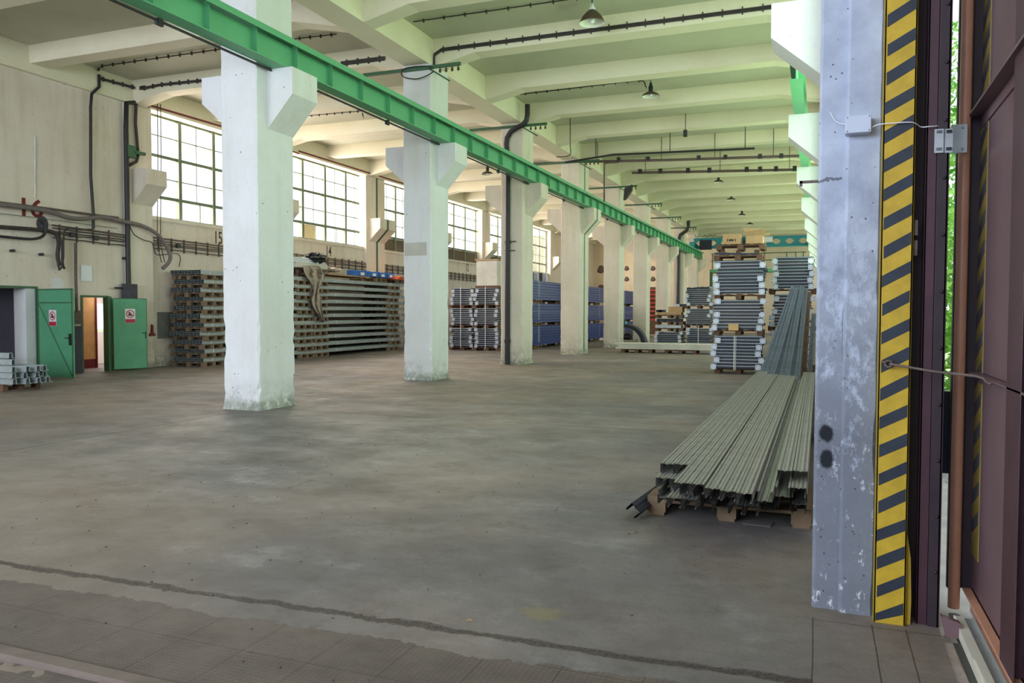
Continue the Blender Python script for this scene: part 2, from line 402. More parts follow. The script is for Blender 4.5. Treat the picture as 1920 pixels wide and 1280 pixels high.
# walls -------------------------------------------------------------
SILL, WTOP = 4.24, 7.17
D1 = (11.7, 13.24, 2.11); D2 = (14.78, 15.53, 1.93)
m = MB(); XO = -17.85
def wl(y0, y1, z0, z1, x=WL, xo=XO): m.box(xo, x, y0, y1, z0, z1)
wl(-7, D1[0], 0, ZG, WL-.06); wl(D1[0], D1[1], D1[2], ZG, WL-.06); wl(D1[1], D2[0], 0, ZG, WL-.06)
wl(D2[0], D2[1], D2[2], ZG, WL-.06); wl(D2[1], 16.12, 0, 2.3, WL-.06, -17.6); wl(D2[1], 16.12, 2.3, ZG, WL-.06)
wl(16.12, YE, 0, SILL-.06, WL-.15)
prev = 17.0
for (a, b) in LEFTW:
    wl(prev-.4 if prev != 17.0 else 16.5, a, SILL-.06, ZG, WL-.2); prev = b+.4
wl(LEFTW[-1][1], YE, SILL-.06, ZG, WL-.2)
for (a, b) in LEFTW: m.box(XO, WL-.1, a, b, SILL-.10, SILL)   # sloping sill
struct(m.obj('wall_left', M_wall))
struct(MB().box(-24, .62, YE, YE+.3, 0, 8.1).obj('wall_far', M_end))
# near end wall with tall daylight openings, right wall with a window band
m = MB(); m.box(-24, .62, -7.3, -7, 6.6, 8.1).box(-24, .62, -7.3, -7, 0, 1.2)
for x in (-24, -17.6, -12.2, -8.9, -4.5, .2): m.box(x, x+.4, -7.3, -7, 1.2, 6.6)
struct(m.obj('wall_near', M_wall))
m = MB(); m.box(.28, .5, 5.1, YE, 0, 2.4).box(.28, .5, 5.1, YE, 6.9, ZS)
for a, b in COLY[1:]: m.box(.28, .5, a-.2, b+.2, 2.4, 6.9)
struct(m.obj('wall_right', M_wall))
struct(MB().box(.28, .5, -7, 4.2, 6.4, ZS).obj('wall_right_lintel', M_wall))

# left windows ------------------------------------------------------
M_wfr = plain('window_frame_green', (104, 118, 98), .5, var=.12)
M_boardy = plain('yellowed_pane', (232, 214, 170), .6, var=.05)
M_dpane = plain('dark_panel', (96, 84, 66), .7, var=.2)
zs = [WTOP, 6.60, 6.02, 5.40, 4.85, SILL]
for wi, (a, b) in enumerate(LEFTW):
    fr = struct(MB().box(-17.80, -17.72, a, b, SILL-.02, SILL+.05).box(-17.80, -17.72, a, b, WTOP-.06, WTOP).obj('window_%d' % (wi+1), M_wfr))
    pitch = (b-a)/4
    for j in range(5):
        MB().box(-17.83, -17.70, a+pitch*j-.06, a+pitch*j+.06, SILL, WTOP).obj('mullion', M_wfr, fr)
    g = MB()
    for j in range(4):
        yc = a+pitch*(j+.5)
        for z in (6.60, 5.40): g.box(-17.775, -17.745, a+pitch*j, a+pitch*(j+1), z-.015, z+.015)
        for z in (6.02, 4.85): g.box(-17.79, -17.73, a+pitch*j, a+pitch*(j+1), z-.045, z+.045)
        if not (wi == 0 and j == 0): g.box(-17.775, -17.745, yc-.013, yc+.013, SILL if j != 1 else 4.85, WTOP)
        else: pass
        if j in (1, 2) and wi < 2: g.box(-17.775, -17.745, yc+.12, yc+.15, SILL, 4.85)
    g.obj('glazing_bars', M_wfr, fr)
    MB().box(-17.763, -17.757, a, b, SILL, WTOP).obj('pane', M_glass, fr)
    if wi == 1: MB().box(-17.755, -17.745, a+pitch*1+.06, a+pitch*1.5+.1, SILL+.03, 4.8).obj('boarded_pane', M_boardy, fr, label='yellowed boarded pane')
    if wi in (2, 3, 4):
        for j in range(4):
            MB().box(-17.755, -17.74, a+pitch*j+.06, a+pitch*(j+1)-.06, SILL+.05, 4.80).obj('lower_panel', M_dpane, fr, label='dark boarded lower pane')

# ------------------------------------------------------------------ columns
def chip_box(x0, x1, y0, y1, z0, z1, seed=0, amp=.012, spread=.02):
    """column shaft with slightly uneven, chipped vertical edges and a spread foot"""
    rnd = random.Random(seed); m = MB(); N = 56
    rings = []
    for i in range(N+1):
        t = i/N; z = z0+(z1-z0)*(t**1.15)
        foot = spread*max(0, 1-z/.14)
        def j(): return (rnd.random()**3)*amp*(3.2 if z < 1.9 else 1)
        e = [j() for _ in range(4)]
        c = .012
        P = []
        for (cx, cy, sx, sy, ee) in ((x0, y0, 1, 1, e[0]), (x1, y0, -1, 1, e[1]), (x1, y1, -1, -1, e[2]), (x0, y1, 1, -1, e[3])):
            cc = c+ee; ax, ay = cx-sx*foot, cy-sy*foot
            a = (ax+sx*cc, ay, z); b = (ax, ay+sy*cc, z)
            P += [b, a] if (sx, sy) in ((1, 1), (-1, -1)) else [a, b]
        rings.append(P)
    n = 8; vs = [v for R in rings for v in R]
    fs = [(i*n+k, i*n+(k+1) % n, (i+1)*n+(k+1) % n, (i+1)*n+k) for i in range(N) for k in range(n)]
    m.add(vs, fs+[tuple(range(n))[::-1], tuple(range(N*n, N*n+n))])
    return m
def corbel(x, d, y0, y1, out=.5, zt=ZT, zm=ZM, zb=ZB):
    poly = [(x, zb), (x+d*out, zm), (x+d*out, zt), (x, zt)]
    if d < 0: poly = poly[::-1]
    return MB().prism(poly, 'Y', y0, y1)
cdesc = ['', 'nearest white concrete column of the middle row, under the crane beam',
 'second white column of the middle row, with grey patch halfway up', 'third column of the middle row, with black drain pipe on its face',
 'wide double column of the middle row with a green stripe down its side', 'fifth middle row column, just beyond the green striped column',
 'sixth middle row column, behind the left end of the white planks', 'seventh middle row column, beside the low pallet stack',
 'eighth middle row column, above the cardboard box pile', 'farthest slim column of the middle row below the beam end']
for i, (a, b) in enumerate(COLY):
    if i == 0: continue
    mat = M_col if i < 3 else M_colw
    t = thing('concrete_column', cdesc[i], 'column', ((XC0+XC1)/2, (a+b)/2, 0), 0, 'columns of the middle row')
    ox, oy = t.location.x, t.location.y
    chip_box(XC0-ox, XC1-ox, a-oy, b-oy, 0, ZG, i, .016).obj('shaft', mat, t)
    s0 = a+.26-oy
    corbel(XC1-ox-.003, 1, s0, b-oy, .485).obj('corbel', mat, t); corbel(XC0-ox+.003, -1, s0, b-oy, .62).obj('corbel', mat, t)
    if i == 4:
        g = MB(); yc = (a+b)/2-oy+.06; w2 = .05
        pts = [(XC1-ox+.004, 0), (XC1-ox+.004, ZB), (XC1+.489-ox, ZM), (XC1+.489-ox, ZT)]
        for p, q in zip(pts, pts[1:]): g.prism([(p[0]-.01, p[1]), (q[0]-.01, q[1]), (q[0]+.004, q[1]), (p[0]+.004, p[1])], 'Y', yc-w2, yc+w2)
        g.box(XC1-ox-.01, XC1-ox+.005, yc-w2, yc+w2, ZT, ZG)
        g.obj('joint_stripe', M_greend, t, label='green painted expansion joint stripe')
    if i == 2:
        MB().box(XC0-ox+.03, XC0-ox+.6, a-oy-.006, a-oy+.01, 2.86, 3.16).obj('grey_patch', M_patl, t, label='grey patched rectangle')
# left wall pilasters with corbels
pdesc = ['left wall pilaster with corbel and black pipes beside the open green door', 'left wall pilaster hidden beside the nearest column',
 'double left wall pilaster with green stripe between windows fourteen and thirteen', 'left wall pilaster after the window over the stacked frames',
 'left wall pilaster above the packed white box', 'left wall pilaster above the blue beam stacks', 'farthest left wall pilaster seen between columns']
PIL = [(16.12, 17.04), (22.08, 23.0), (28.2, 29.7), (34.25, 35.2), (40.2, 41.1), (46.2, 47.1), (52.1, 53.0)]
for i, (a, b) in enumerate(PIL):
    t = thing('wall_pilaster', pdesc[i], 'pilaster', (WL-.1, (a+b)/2, 0), 0, 'pilasters of the left wall')
    oy = t.location.y
    MB().box(-.35, .1, a-oy, b-oy, 0, ZG).obj('shaft', M_wall, t, bevel=.015)
    corbel(.095, 1, a-oy+.22, b-oy, .53).obj('corbel', M_wall if i == 0 else M_colw, t)
    if i == 2:
        g = MB(); yc = .1; pts = [(.104, 0), (.104, ZB), (.629, ZM), (.629, ZT)]
        for p, q in zip(pts, pts[1:]): g.prism([(p[0]-.01, p[1]), (q[0]-.01, q[1]), (q[0]+.004, q[1]), (p[0]+.004, p[1])], 'Y', yc-.07, yc+.07)
        g.box(.09, .104, yc-.07, yc+.07, ZT, ZG); g.obj('joint_stripe', M_greend, t, label='green painted joint stripe')
# right row columns (behind the foreground pillar)
rdesc = ['', 'first right side column with large white corbel high beside the pillar', 'second right side column, corbel with a green beam end above it',
 'third right side column, corbel with small black mark', 'fourth right side column corbel below the third', 'fifth right side column corbel near the crane',
 'sixth right side column corbel', 'seventh right side column by the crane end', 'eighth right side column by the gallery', 'last right side column at the far wall']
for i, (a, b) in enumerate(COLY):
    if i == 0: continue
    t = thing('concrete_column', rdesc[i], 'column', (.15, (a+b)/2, 0), 0, 'columns of the right side')
    oy = t.location.y
    MB().box(-.17, .13, a-oy, b-oy, 0, ZG).obj('shaft', M_col, t, bevel=.015)
    corbel(-.168, -1, a-oy+.3, b-oy, .597).obj('corbel', M_col, t)

# foreground pillar
t = thing('concrete_pillar', 'scuffed blue white foreground pillar beside the hazard striped gate post', 'pillar', (0, 4.45, 0))
def pillar_part(x0, x1, y0, y1, seed):
    m = chip_box(x0, x1, y0, y1, 0, ZS, seed, .0035, .0)
    return m
pillar_part(-.015, .135, .03, .75, 3).obj('narrow_face', M_pil, t)
pillar_part(.116, .288, .0, .75, 5).obj('wide_face', M_pil, t)
tag(MB().box(-.11, -.012, 4.55, 4.56, 2.27, 2.284).box(-.11, -.095, 4.55, 4.562, 2.255, 2.284).obj('steel_spike', M_rust), 'thin rusty spike sticking out left of the foreground pillar', 'spike')

# hazard striped gate post
t = thing('gate_post', 'yellow and black striped steel channel beside the foreground pillar', 'post', (.353, 4.37, 0))
t.rotation_euler = (0, 0, -.0)
MB().box(-.073, .075, 0, .012, .0, ZS).box(-.073, -.061, 0, .07, 0, ZS).box(.063, .075, 0, .1, 0, ZS).obj('channel', M_yel, t, bevel=.003)
m = MB(); zz = .10
rnd = random.Random(4); k = 0
zz = 1.978-.061-.072-.1428*13
while zz < 5.2:
    h = .061+rnd.uniform(-.003, .003); sl = .072+rnd.uniform(-.004, .004); x0, x1 = -.062+rnd.uniform(-.004, .004), .066+rnd.uniform(-.003, .003)
    m.prism([(x0, max(zz, .01)), (x1, zz+sl), (x1, zz+sl+h), (x0, zz+h)], 'Y', -.0015, .004); zz += .1428; k += 1
m.obj('hazard_stripes', M_hblk, t)
tag(MB().prism([(.428, 0), (.452, 0), (.455, .12), (.449, .34), (.432, .46), (.428, .4)], 'Y', 4.40, 4.404).obj('bent_yellow_strip', M_yel), 'bent yellow sheet strip curling off the foot of the striped post', 'sheet strip')
# dark door frame beside it
t = thing('gate_surround', 'dark maroon riveted steel gate frame right of the striped post', 'gate frame', (.43, 4.40, 0))
MB().box(-.02, .15, .12, .18, 0, ZS).obj('recessed_web', M_browd, t)
MB().box(.05, .062, .03, .16, 0, ZS).box(.05, .10, .03, .045, 0, ZS).obj('angle_section', M_brown, t, bevel=.003)
MB().box(.10, .150, .012, .03, 0, ZS).box(.140, .153, .012, .12, 0, ZS).obj('flange', M_browd, t, bevel=.002)
m = MB()
for i in range(22): m.lathe([(0, .0), (.007, .001), (.009, .006)], (0, 0, 0), 10) if False else None
for i in range(20):
    z = .28+.28*i
    mm = MB().lathe([(.010, 0), (.009, .005), (.004, .009), (0.0001, .010)], (0, 0, 0), 10)
    vs = [Vector((v[0]+.132, -v[2]+.012, v[1]+z)) for v in mm.v]; m = MB(); m.add(vs, mm.f, 0, True)
    m.obj('rivet', M_browd, t)
for z in (2.08-.12, 1.86):
    MB().box(.002, .018, -.01, .03, z, z+.075).obj('hinge_lug', M_rust, t)

# gate leaf (outside plane X ~ .78)
t = thing('gate_leaf', 'large maroon steel gate leaf with diagonal brace at right', 'gate', (.78, 2.0, 0))
MB().box(0, .012, -6, 2.9, .06, ZS-.9).obj('sheet_panel', M_leaf, t)
MB().tube([(-.085, 2.75, .0), (-.085, 2.75, 6.4)], .029, 18).obj('hinge_tube', M_tube, t)
MB().box(-.118, -.112, 2.76, 2.78, .1, 6.4).box(-.118, .0, 2.785, 2.80, .1, 6.4).obj('dark_gap_strip', M_browd, t)  # dark strip stands in for the shaded gap behind the tube
MB().box(-.045, 0, 1.62, 1.80, .12, 6.4).box(-.05, -.045, 1.55, 1.80, .12, 6.4).obj('upright_channel', M_brown, t, bevel=.004)
MB().box(-.045, 0, .6, .7, .12, 6.4).obj('upright_channel', M_brown, t, bevel=.004)
MB().box(-.05, 0, -5.9, 2.7, 1.262, 1.27).box(-.006, 0, -5.9, 2.7, 1.215, 1.27).obj('ledge_angle', M_leaf, t)
MB().box(-.05, 0, -5.9, 2.74, .11, .118).box(-.01, 0, -5.9, 2.74, .0, .118).obj('bottom_angle', M_tube, t, bevel=.002)
m = MB()
p0 = at(1808, 243, 'X', .74); p1 = at(1920, 85, 'X', .74); dY, dZ = p1.y-p0.y, p1.z-p0.z
q = [(p0.y-2.0, p0.z), (p0.y+dY*9-2.0, p0.z+dZ*9)]
m.prism([(q[0][0], q[0][1]), (q[1][0], q[1][1]), (q[1][0], q[1][1]-.012), (q[0][0], q[0][1]-.012)], 'X', -.07, 0)
m.prism([(q[0][0], q[0][1]), (q[1][0], q[1][1]), (q[1][0]-.02, q[1][1]-.07), (q[0][0]-.02, q[0][1]-.07)], 'X', -.008, 0)
m.obj('diagonal_brace', M_leaf, t)
MB().box(-.004, 0, 2.60, 2.90, .3, 6.4).obj('hazard_reflection', M_yeld, t)  # reflection of the striped post, put into the leaf's colour
m = MB(); zz = .35
while zz < 6.0:
    m.prism([(2.61, zz+.14), (2.89, zz), (2.89, zz+.07), (2.61, zz+.21)], 'X', -.006, -.0035); zz += .155
m.obj('hazard_stripes', M_hbld, t)  # dark bands of the painted reflection
# small things on the gate
tag(MB().box(.62, .70, 4.86, 4.90, .70, 1.15).obj('dark_sheet', M_navy), 'dark blue rubber sheet outside the gate gap', 'sheet')
t = thing('latch_bracket', 'galvanised slotted latch bracket spanning the gap beside the gate tube', 'bracket', tuple(at(1790, 262, 'Y', 4.40)))
zc = .058
MB().prism([(-.088, 0), (-.088, .004), (-.05, .006), (-.044, .014), (-.006, .017), (-.006, .013), (-.04, .010), (-.048, .002)], 'Z', -zc, zc).obj('slotted_plate', M_galv, t)
m = MB()
for z in (-.046, -.038, .038, .046):
    for x in (-.079, -.036): MB().box(x, x+.025, -.002, .02, z, z+.004).obj('slot', M_black, t)
t = thing('clamp_plate', 'galvanised bolted plate on the maroon gate tube', 'bracket', tuple(at(1800, 260, 'Y', 4.68)))
MB().box(-.043, .033, -.004, 0, -.073, .073).box(-.043, -.039, -.03, 0, -.073, .073).box(.030, .034, 0, .04, -.073, .073).obj('plate', M_galv, t, bevel=.001)
for z in (-.055, .055): MB().box(.006, .016, -.012, -.004, z-.005, z+.005).obj('bolt', M_galv2, t)
# rod hook
a0 = at(1668, 682, 'Y', 4.33); a1 = at(1843, 707, 'X', .70)
t = thing('hook_rod', 'long steel hook rod from the striped post to the gate leaf', 'hook', tuple(a0))
d = a1-a0
MB().tube([(0, 0, 0), d*.5+Vector((0, 0, -.006)), d*.93, d+Vector((.0, -.01, -.004)), d+Vector((.012, -.02, -.022)), d+Vector((.03, -.03, -.028))], .0062, 10).obj('rod', M_rust, t)
ring = [(.0+.016*math.cos(u*math.pi/6)-.004, .004, .016*math.sin(u*math.pi/6)) for u in range(13)]
MB().tube(ring, .006, 8).obj('eye', M_rust, t)
MB().tube([(-.016, .0, .006), (-.028, .006, .010), (-.03, .045, .008)], .007, 8).obj('staple', M_rust, t)
# junction box, cables
jb0 = at(1585, 222, 'Y', 4.42); jb1 = at(1632, 250, 'Y', 4.42)
t = thing('junction_box', 'grey white plastic junction box on the foreground pillar', 'junction box', ((jb0.x+jb1.x)/2, 4.42, (jb0.z+jb1.z)/2))
w2, h2 = (jb1.x-jb0.x)/2, (jb0.z-jb1.z)/2
MB().box(-w2, w2, -.035, .035, -h2, h2).obj('base', M_box, t, bevel=.004)
MB().box(-w2-.001, w2+.001, -.048, -.036, -h2-.001, h2+.001).obj('lid', M_box, t, bevel=.003)
m = MB()
for sx in (-1, 1):
    for sz in (-1, 1): MB().tube([(sx*(w2-.008), -.05, sz*(h2-.008)), (sx*(w2-.008), -.047, sz*(h2-.008))], .003, 8).obj('screw', M_rust, t)
def cable(name, pts, r, mat, label, cat='cable', group=None, n=6, smooth=True):
    if smooth and len(pts) > 2:
        P = [Vector(p) for p in pts]; out = []
        for i in range(len(P)-1):
            a, b = P[max(i-1, 0)], P[min(i+2, len(P)-1)]
            for s in range(5):
                u = s/5; p, q = P[i], P[i+1]
                out.append(.5*((2*p)+(q-a)*u+(2*a-5*p+4*q-b)*u*u+(-a+3*p-3*q+b)*u**3))
        out.append(P[-1]); pts = out
    return tag(MB().tube(pts, r, n).obj(name, mat), label, cat, group)
cable('thin_cable', [at(x, y, 'Y', yy) for x, y, yy in ((1577, -40, 4.49), (1572, 0, 4.49), (1562, 60, 4.485), (1551, 120, 4.485), (1548, 160, 4.485), (1552, 195, 4.485), (1562, 220, 4.475), (1572, 230, 4.44), (1586, 233, 4.43))],
      .0022, M_white, 'thin white cable curving down the foreground pillar to the junction box')
cable('wire', [at(x, y, 'Y', yy) for x, y, yy in ((1634, 240, 4.40), (1645, 234, 4.36), (1670, 231, 4.35), (1705, 229, 4.35), (1718, 232, 4.37), (1727, 238, 4.40), (1745, 237, 4.40), (1778, 235, 4.45))],
      .0026, M_white, 'pale wire crossing the striped post from the junction box')
# threshold and rubber flap
tag(MB().box(.655, .70, 2.6, 4.48, .0, .05).obj('threshold_bar', M_plank), 'pale threshold bar on the ground under the gate leaf', 'threshold')
t0 = MB(); t0.prism([(.575, .10), (.66, .075), (.70, .0), (.60, .0)], 'Y', 4.30, 4.34)
tag(t0.obj('bent_plate', M_leaf), 'bent maroon plate on the ground at the gate frame foot', 'plate')

# ------------------------------------------------------------------ green crane runway beam
t = thing('crane_beam', 'long green riveted crane runway beam along the middle columns', 'crane beam', (-8.0, 30, ZT))
Y0, Y1 = -28, 28.3
MB().box(-.006, .006, Y0, Y1, .02, .40).obj('web', M_green, t)
MB().box(-.13, .13, Y0, Y1, 0, .018).obj('bottom_flange', M_green, t)
MB().box(-.20, .20, Y0, Y1, .44, .455).box(.188, .20, Y0, Y1, .36, .44).box(-.20, -.188, Y0, Y1, .36, .44).obj('top_channel', M_green, t)
MB().box(-.03, .03, Y0, Y1, .455, .50).obj('rail', M_rust, t)
for i in range(56):
    yy = 4.85+.985*i-30+.0
    if yy < Y1: MB().box(.006, .10, yy-.005, yy+.005, .018, .43).obj('stiffener', M_green, t)
for i, (a, b) in enumerate(COLY[1:]):
    tag(MB().box(-8.12, -7.88, a+.36, b-.08, ZT-.01, ZT+.0).obj('bearing_plate', M_black), ORD[i]+' bearing plate of the crane beam from the near end' if i else 'nearest bearing plate under the crane beam', 'bearing plate', 'bearing plates')
t = thing('conductor_rail', 'thin black conductor rail hung along the green crane beam', 'rail', (-8.165, 30, 5.395))
MB().box(-.014, .014, Y0, Y1, -.014, .014).obj('bar', M_black, t)
for i in range(8):
    yy = -21.85+5.9*i
    MB().box(-.03, .03, yy-.04, yy+.04, -.03, .03).box(-.02, .02, yy-.06, yy+.06, -.06, .02).obj('hanger_clamp', M_black, t)
t = thing('crane_beam', 'short visible green crane beam above the right side corbels', 'crane beam', (-.42, 34, ZT))
MB().box(-.006, .006, -20, 24, .02, .40).box(-.10, .10, -20, 24, 0, .018).box(-.12, .12, -20, 24, .40, .42).obj('girder', M_green, t)

# ------------------------------------------------------------------ teal bridge crane + gallery
t = thing('bridge_crane', 'teal bridge crane with diamond cutouts at the far end', 'crane', (-4.4, 55.6, 5.95))
m = MB(); L = 3.75; zc0, zc1 = .08, .66; zm = (zc0+zc1)/2; n = 9
# perforated web: frame round diamond openings
pit = 2*L/n
for k in range(n):
    xa = -L+pit*k; xb = xa+pit; xm = (xa+xb)/2; h = .17; ww = .28
    c = [(xm-ww, zm), (xm-.1, zm-h), (xm+.1, zm-h), (xm+ww, zm), (xm+.1, zm+h), (xm-.1, zm+h)]
    R = [(xa, zc0), (xb, zc0), (xb, zc1), (xa, zc1)]
    for poly in ([R[0], (xm-.1, zc0), c[1], c[0], (xa, zm)], [(xm-.1, zc0), (xm+.1, zc0), c[2], c[1]], [(xm+.1, zc0), R[1], (xb, zm), c[3], c[2]],
                 [(xb, zm), R[2], (xm+.1, zc1), c[4], c[3]], [(xm+.1, zc1), (xm-.1, zc1), c[5], c[4]], [(xm-.1, zc1), R[3], (xa, zm), c[0], c[5]]):
        m.prism(poly, 'Y', -.02, .02)
m.obj('pierced_girder', M_crane, t)
MB().box(-L, L, -.2, .2, 0, .08).obj('lower_chord', M_crane, t); MB().box(-L, L, -.2, .2, .66, .72).obj('upper_chord', M_crane, t)
for sx in (-1, 1): MB().box(sx*L-.12, sx*L+.12, -1.2, 1.2, -.0, .4).obj('end_carriage', M_crane, t)
MB().box(-.45, .15, -.6, -.25, .1, .5).box(-.25, 0, -.55, -.3, .5, .85).obj('trolley', M_black, t)
MB().box(.85, 1.45, -.35, -.3, .3, .66).obj('notice_plate', M_signw, t)
MB().box(-3.3, -2.5, -.5, -.25, -.1, .55).obj('motor_box', M_navy, t)
cable('festoon_cable', [(-8.0+u*.13, 54.9, 6.85-.16*abs(math.sin(u*1.2))) for u in range(12)], .02, M_black, 'black festoon cables above the left end of the teal crane')
t = thing('gallery_railing', 'green gallery platform with pipe railing below the teal crane', 'railing', (-4.2, 59, 4.85))
MB().box(-3.3, 3.5, 0, 2.0, -.35, -.15).obj('platform_deck', M_green, t)
for x in [-3.1, -2.6, .5, 2.0, 2.6, 3.1]: MB().tube([(x, 0, -.15), (x, 0, 1.0)], .035, 8).obj('post', M_greend, t)
for z in (.45, .95): MB().tube([(-3.2, 0, z), (3.3, 0, z)], .03, 8).obj('handrail', M_greend, t)
for x in (-3.2, 3.3): MB().box(x-.1, x+.1, .1, .3, -4.85, -.35).obj('support_leg', M_greend, t)

# ------------------------------------------------------------------ brackets with insulators under the girder
bl = ['near green insulator bracket on the second middle column', 'green insulator bracket beside the bent drain pipe', 'green insulator bracket on the green striped column',
      'green insulator bracket on the fifth middle column', 'green insulator bracket on the sixth middle column', 'green insulator bracket on the seventh middle column', 'farthest green insulator bracket in the row']
for i, (a, b) in enumerate(COLY[2:9]):
    t = thing('insulator_bracket', bl[i], 'bracket', (-8.6, a-.06, 7.06), 0, 'insulator brackets on the column tops')
    MB().box(-1.35, 1.12, -.03, .03, -.035, .035).box(-1.35, 1.12, .03, .036, -.035, .035).obj('angle_bar', M_greend, t)
    for k in range(4):
        x = .62+.15*k
        MB().lathe([(.012, -.035), (.012, -.07), (.035, -.08), (.02, -.10), (.038, -.12), (.012, -.15), (.0001, -.155)], (x, 0, 0), 10).obj('insulator', M_ins, t)
    MB().tube([(.35, .01, -.03), (.72, .3, -.26)], .018, 6).obj('strut', M_greend, t)
# ------------------------------------------------------------------ lamps
def lamp(label, x, y, z, big=1.0, kind=0, group='industrial pendant lamps'):
    t = thing('pendant_lamp', label, 'lamp', (x, y, z), 0, group); b = big
    if kind == 0:
        MB().lathe([(.0001, .20*b), (.05*b, .20*b), (.09*b, .165*b), (.15*b, .10*b), (.185*b, .03*b), (.20*b, 0), (.195*b, 0)], (0, 0, 0), 24).obj('shade', M_lamp, t)
        MB().lathe([(.04*b, .17*b), (.14*b, .09*b), (.175*b, .03*b), (.195*b, .001)], (0, 0, 0), 24).obj('inner_reflector', M_lampin, t)
    else:
        MB().lathe([(.05*b, .10*b), (.10*b, .09*b), (.17*b, .05*b), (.20*b, .01*b), (.20*b, 0)], (0, 0, 0), 24).obj('shade', M_lamp, t)
        MB().lathe([(.04*b, .09*b), (.15*b, .05*b), (.19*b, .0)], (0, 0, 0), 24).obj('inner_reflector', M_lampin, t)
    MB().lathe([(.05*b, .09*b), (.052*b, .22*b), (.03*b, .26*b), (.03*b, .30*b), (.0001, .30*b)], (0, 0, 0), 14).obj('lamp_holder', M_black if kind else M_white, t)
    MB().tube([(0, 0, .28*b), (0, 0, ZS-z)], .012, 6).obj('hanger', M_black, t)
    MB().lathe([(.0001, -.0), (.035*b, .02), (.045*b, .06*b), (.02*b, .12*b)], (0, 0, -.0), 12).obj('bulb', M_white, t)
p = at(1110, 44, 'X', -4.3); lamp('nearest pendant lamp with white reflector at the top of the picture', p.x, p.y, p.z, 1.3)
p = at(1220, 181, 'X', -4.3); lamp('second pendant lamp with black holder on the conduit end', p.x, p.y, p.z, 1.2, 1)
for (px, py, l) in ((1347, 342, 'pendant lamp just below the stained pipe run'), (1371, 375, 'pendant lamp behind the one below the pipes'),
                    (1391, 404, 'small pendant lamp third from the far end'), (1406, 421, 'farthest small pendant lamp above the teal crane')):
    p = at(px, py, 'X', -4.3); lamp(l, p.x, p.y, p.z, 1.15, 1)
p = at(914, 327, 'X', -12.6); lamp('pendant lamp in the left aisle between the second and third columns', p.x, p.y, p.z, 1.2, 1)
# ------------------------------------------------------------------ conduits on the ceiling beams
def clipped(name, pts, label, nclip=14, r=.014, runs=2, group=None, mat=M_cable, gap=.03, clip=.05):
    """cable run with spacers: cables are parts, clips are parts"""
    P = [Vector(p) for p in pts]; t = thing(name, label, 'cable run', tuple(P[0]), 0, group)
    for k in range(runs):
        off = Vector((0, -.01*k, -gap*k)); MB().tube([p-P[0]+off for p in P], r, 6).obj('cable', mat, t)
    L = [(b-a).length for a, b in zip(P, P[1:])]; tot = sum(L); m = MB()
    for i in range(nclip):
        s = tot*(i+.5)/nclip; j = 0
        while j < len(L)-1 and s > L[j]: s -= L[j]; j += 1
        q = P[j].lerp(P[j+1], s/L[j])-P[0]
        MB().box(q.x-.01, q.x+.01, q.y-.02, q.y+.03, q.z-gap*runs-.01, q.z+clip).obj('clip', mat, t)
    return t
yb = 16.36
clipped('cable_run', [at(813, 128, 'Y', yb), at(815, 100, 'Y', yb), at(828, 91, 'Y', yb), at(1450, 10, 'Y', yb)], 'black twin cable run with clips along the ceiling beam at the second column', 20, .016, 3)
cable('loop_cable', [at(x, y, 'Y', 16.0) for x, y in ((813, 128), (800, 124), (770, 126), (754, 132), (756, 144), (780, 148), (800, 142), (813, 134))], .013, M_black, 'thin black cable looping round the near insulator bracket')
clipped('cable_run', [at(775, 41, 'Z', ZS-.03), at(1060, 0, 'Z', ZS-.03), at(1290, -34, 'Z', ZS-.03)], 'thin cable across the ceiling at the very top of the picture', 12, .012, 1)
clipped('cable_run', [at(975, 177, 'Z', ZS-.03), at(1195, 151, 'Z', ZS-.03), at(1207, 152, 'Z', ZS-.03), at(1212, 165, 'X', -4.35)], 'conduit across the ceiling to the second pendant lamp', 12, .014, 1)
clipped('cable_run', [at(640, 118, 'Y', 13.36), at(722, 108, 'Y', 13.36)], 'short black clipped cable behind the green beam, upper left of centre', 4, .03, 2)
clipped('cable_run', [at(552, 73, 'Z', ZS-.03), at(631, 64, 'Z', ZS-.03)], 'short clipped cable on the slab right of the nearest column top', 4, .012, 1)
clipped('cable_run', [at(577, 217, 'Z', ZS-.03), at(678, 208, 'Z', ZS-.03), at(682, 222, 'Z', 7.5)], 'thin clipped cable on the slab seen below the green beam', 8, .012, 1)
clipped('cable_run', [at(182, 133, 'Z', ZS-.04), at(190, 124, 'Z', ZS-.04), at(415, 92, 'Z', ZS-.04)], 'clipped cable across the left aisle slab towards the nearest column', 12, .014, 1)
# pipes on the far beams
t = thing('pipe_run', 'long dark pipe run crossing under the ceiling beams past the striped column', 'pipe', (0, 0, 0))
yb = 28.3; pts = [at(1000, 307, 'Y', yb), at(1100, 303, 'Y', yb), at(1250, 300, 'Y', yb), at(1500, 292, 'Y', yb)]
MB().tube(pts, .045, 8).obj('pipe', M_rust, t)
for x in (1160, 1215, 1310, 1360, 1425, 1465):
    p = at(x, 301-(x-1100)*.022, 'Y', yb-.02); MB().box(p.x-.06, p.x+.06, p.y-.05, p.y+.1, p.z-.05, p.z+.09).obj('clamp', M_black, t)
for x in (1120, 1240, 1340, 1450):
    p = at(x, 301-(x-1100)*.022, 'Y', yb-.02); MB().tube([p, (p.x, p.y, ZS)], .012, 6).obj('drop_rod', M_black, t)
t = thing('pipe_run', 'thin green black pipe with drop rods above the long dark pipe', 'pipe', (0, 0, 0))
pts = [at(1060, 304, 'Y', yb-.6), at(1150, 290, 'Y', yb-.6), at(1415, 278, 'Y', yb-.6)]
MB().tube(pts, .035, 8).obj('pipe', M_black, t)
for x, y1_ in ((1117, 297), (1256, 286), (1397, 279)):
    p = at(x, y1_, 'Y', yb-.6); MB().tube([p, (p.x, p.y, ZS)], .015, 6).obj('drop_rod', M_black, t)
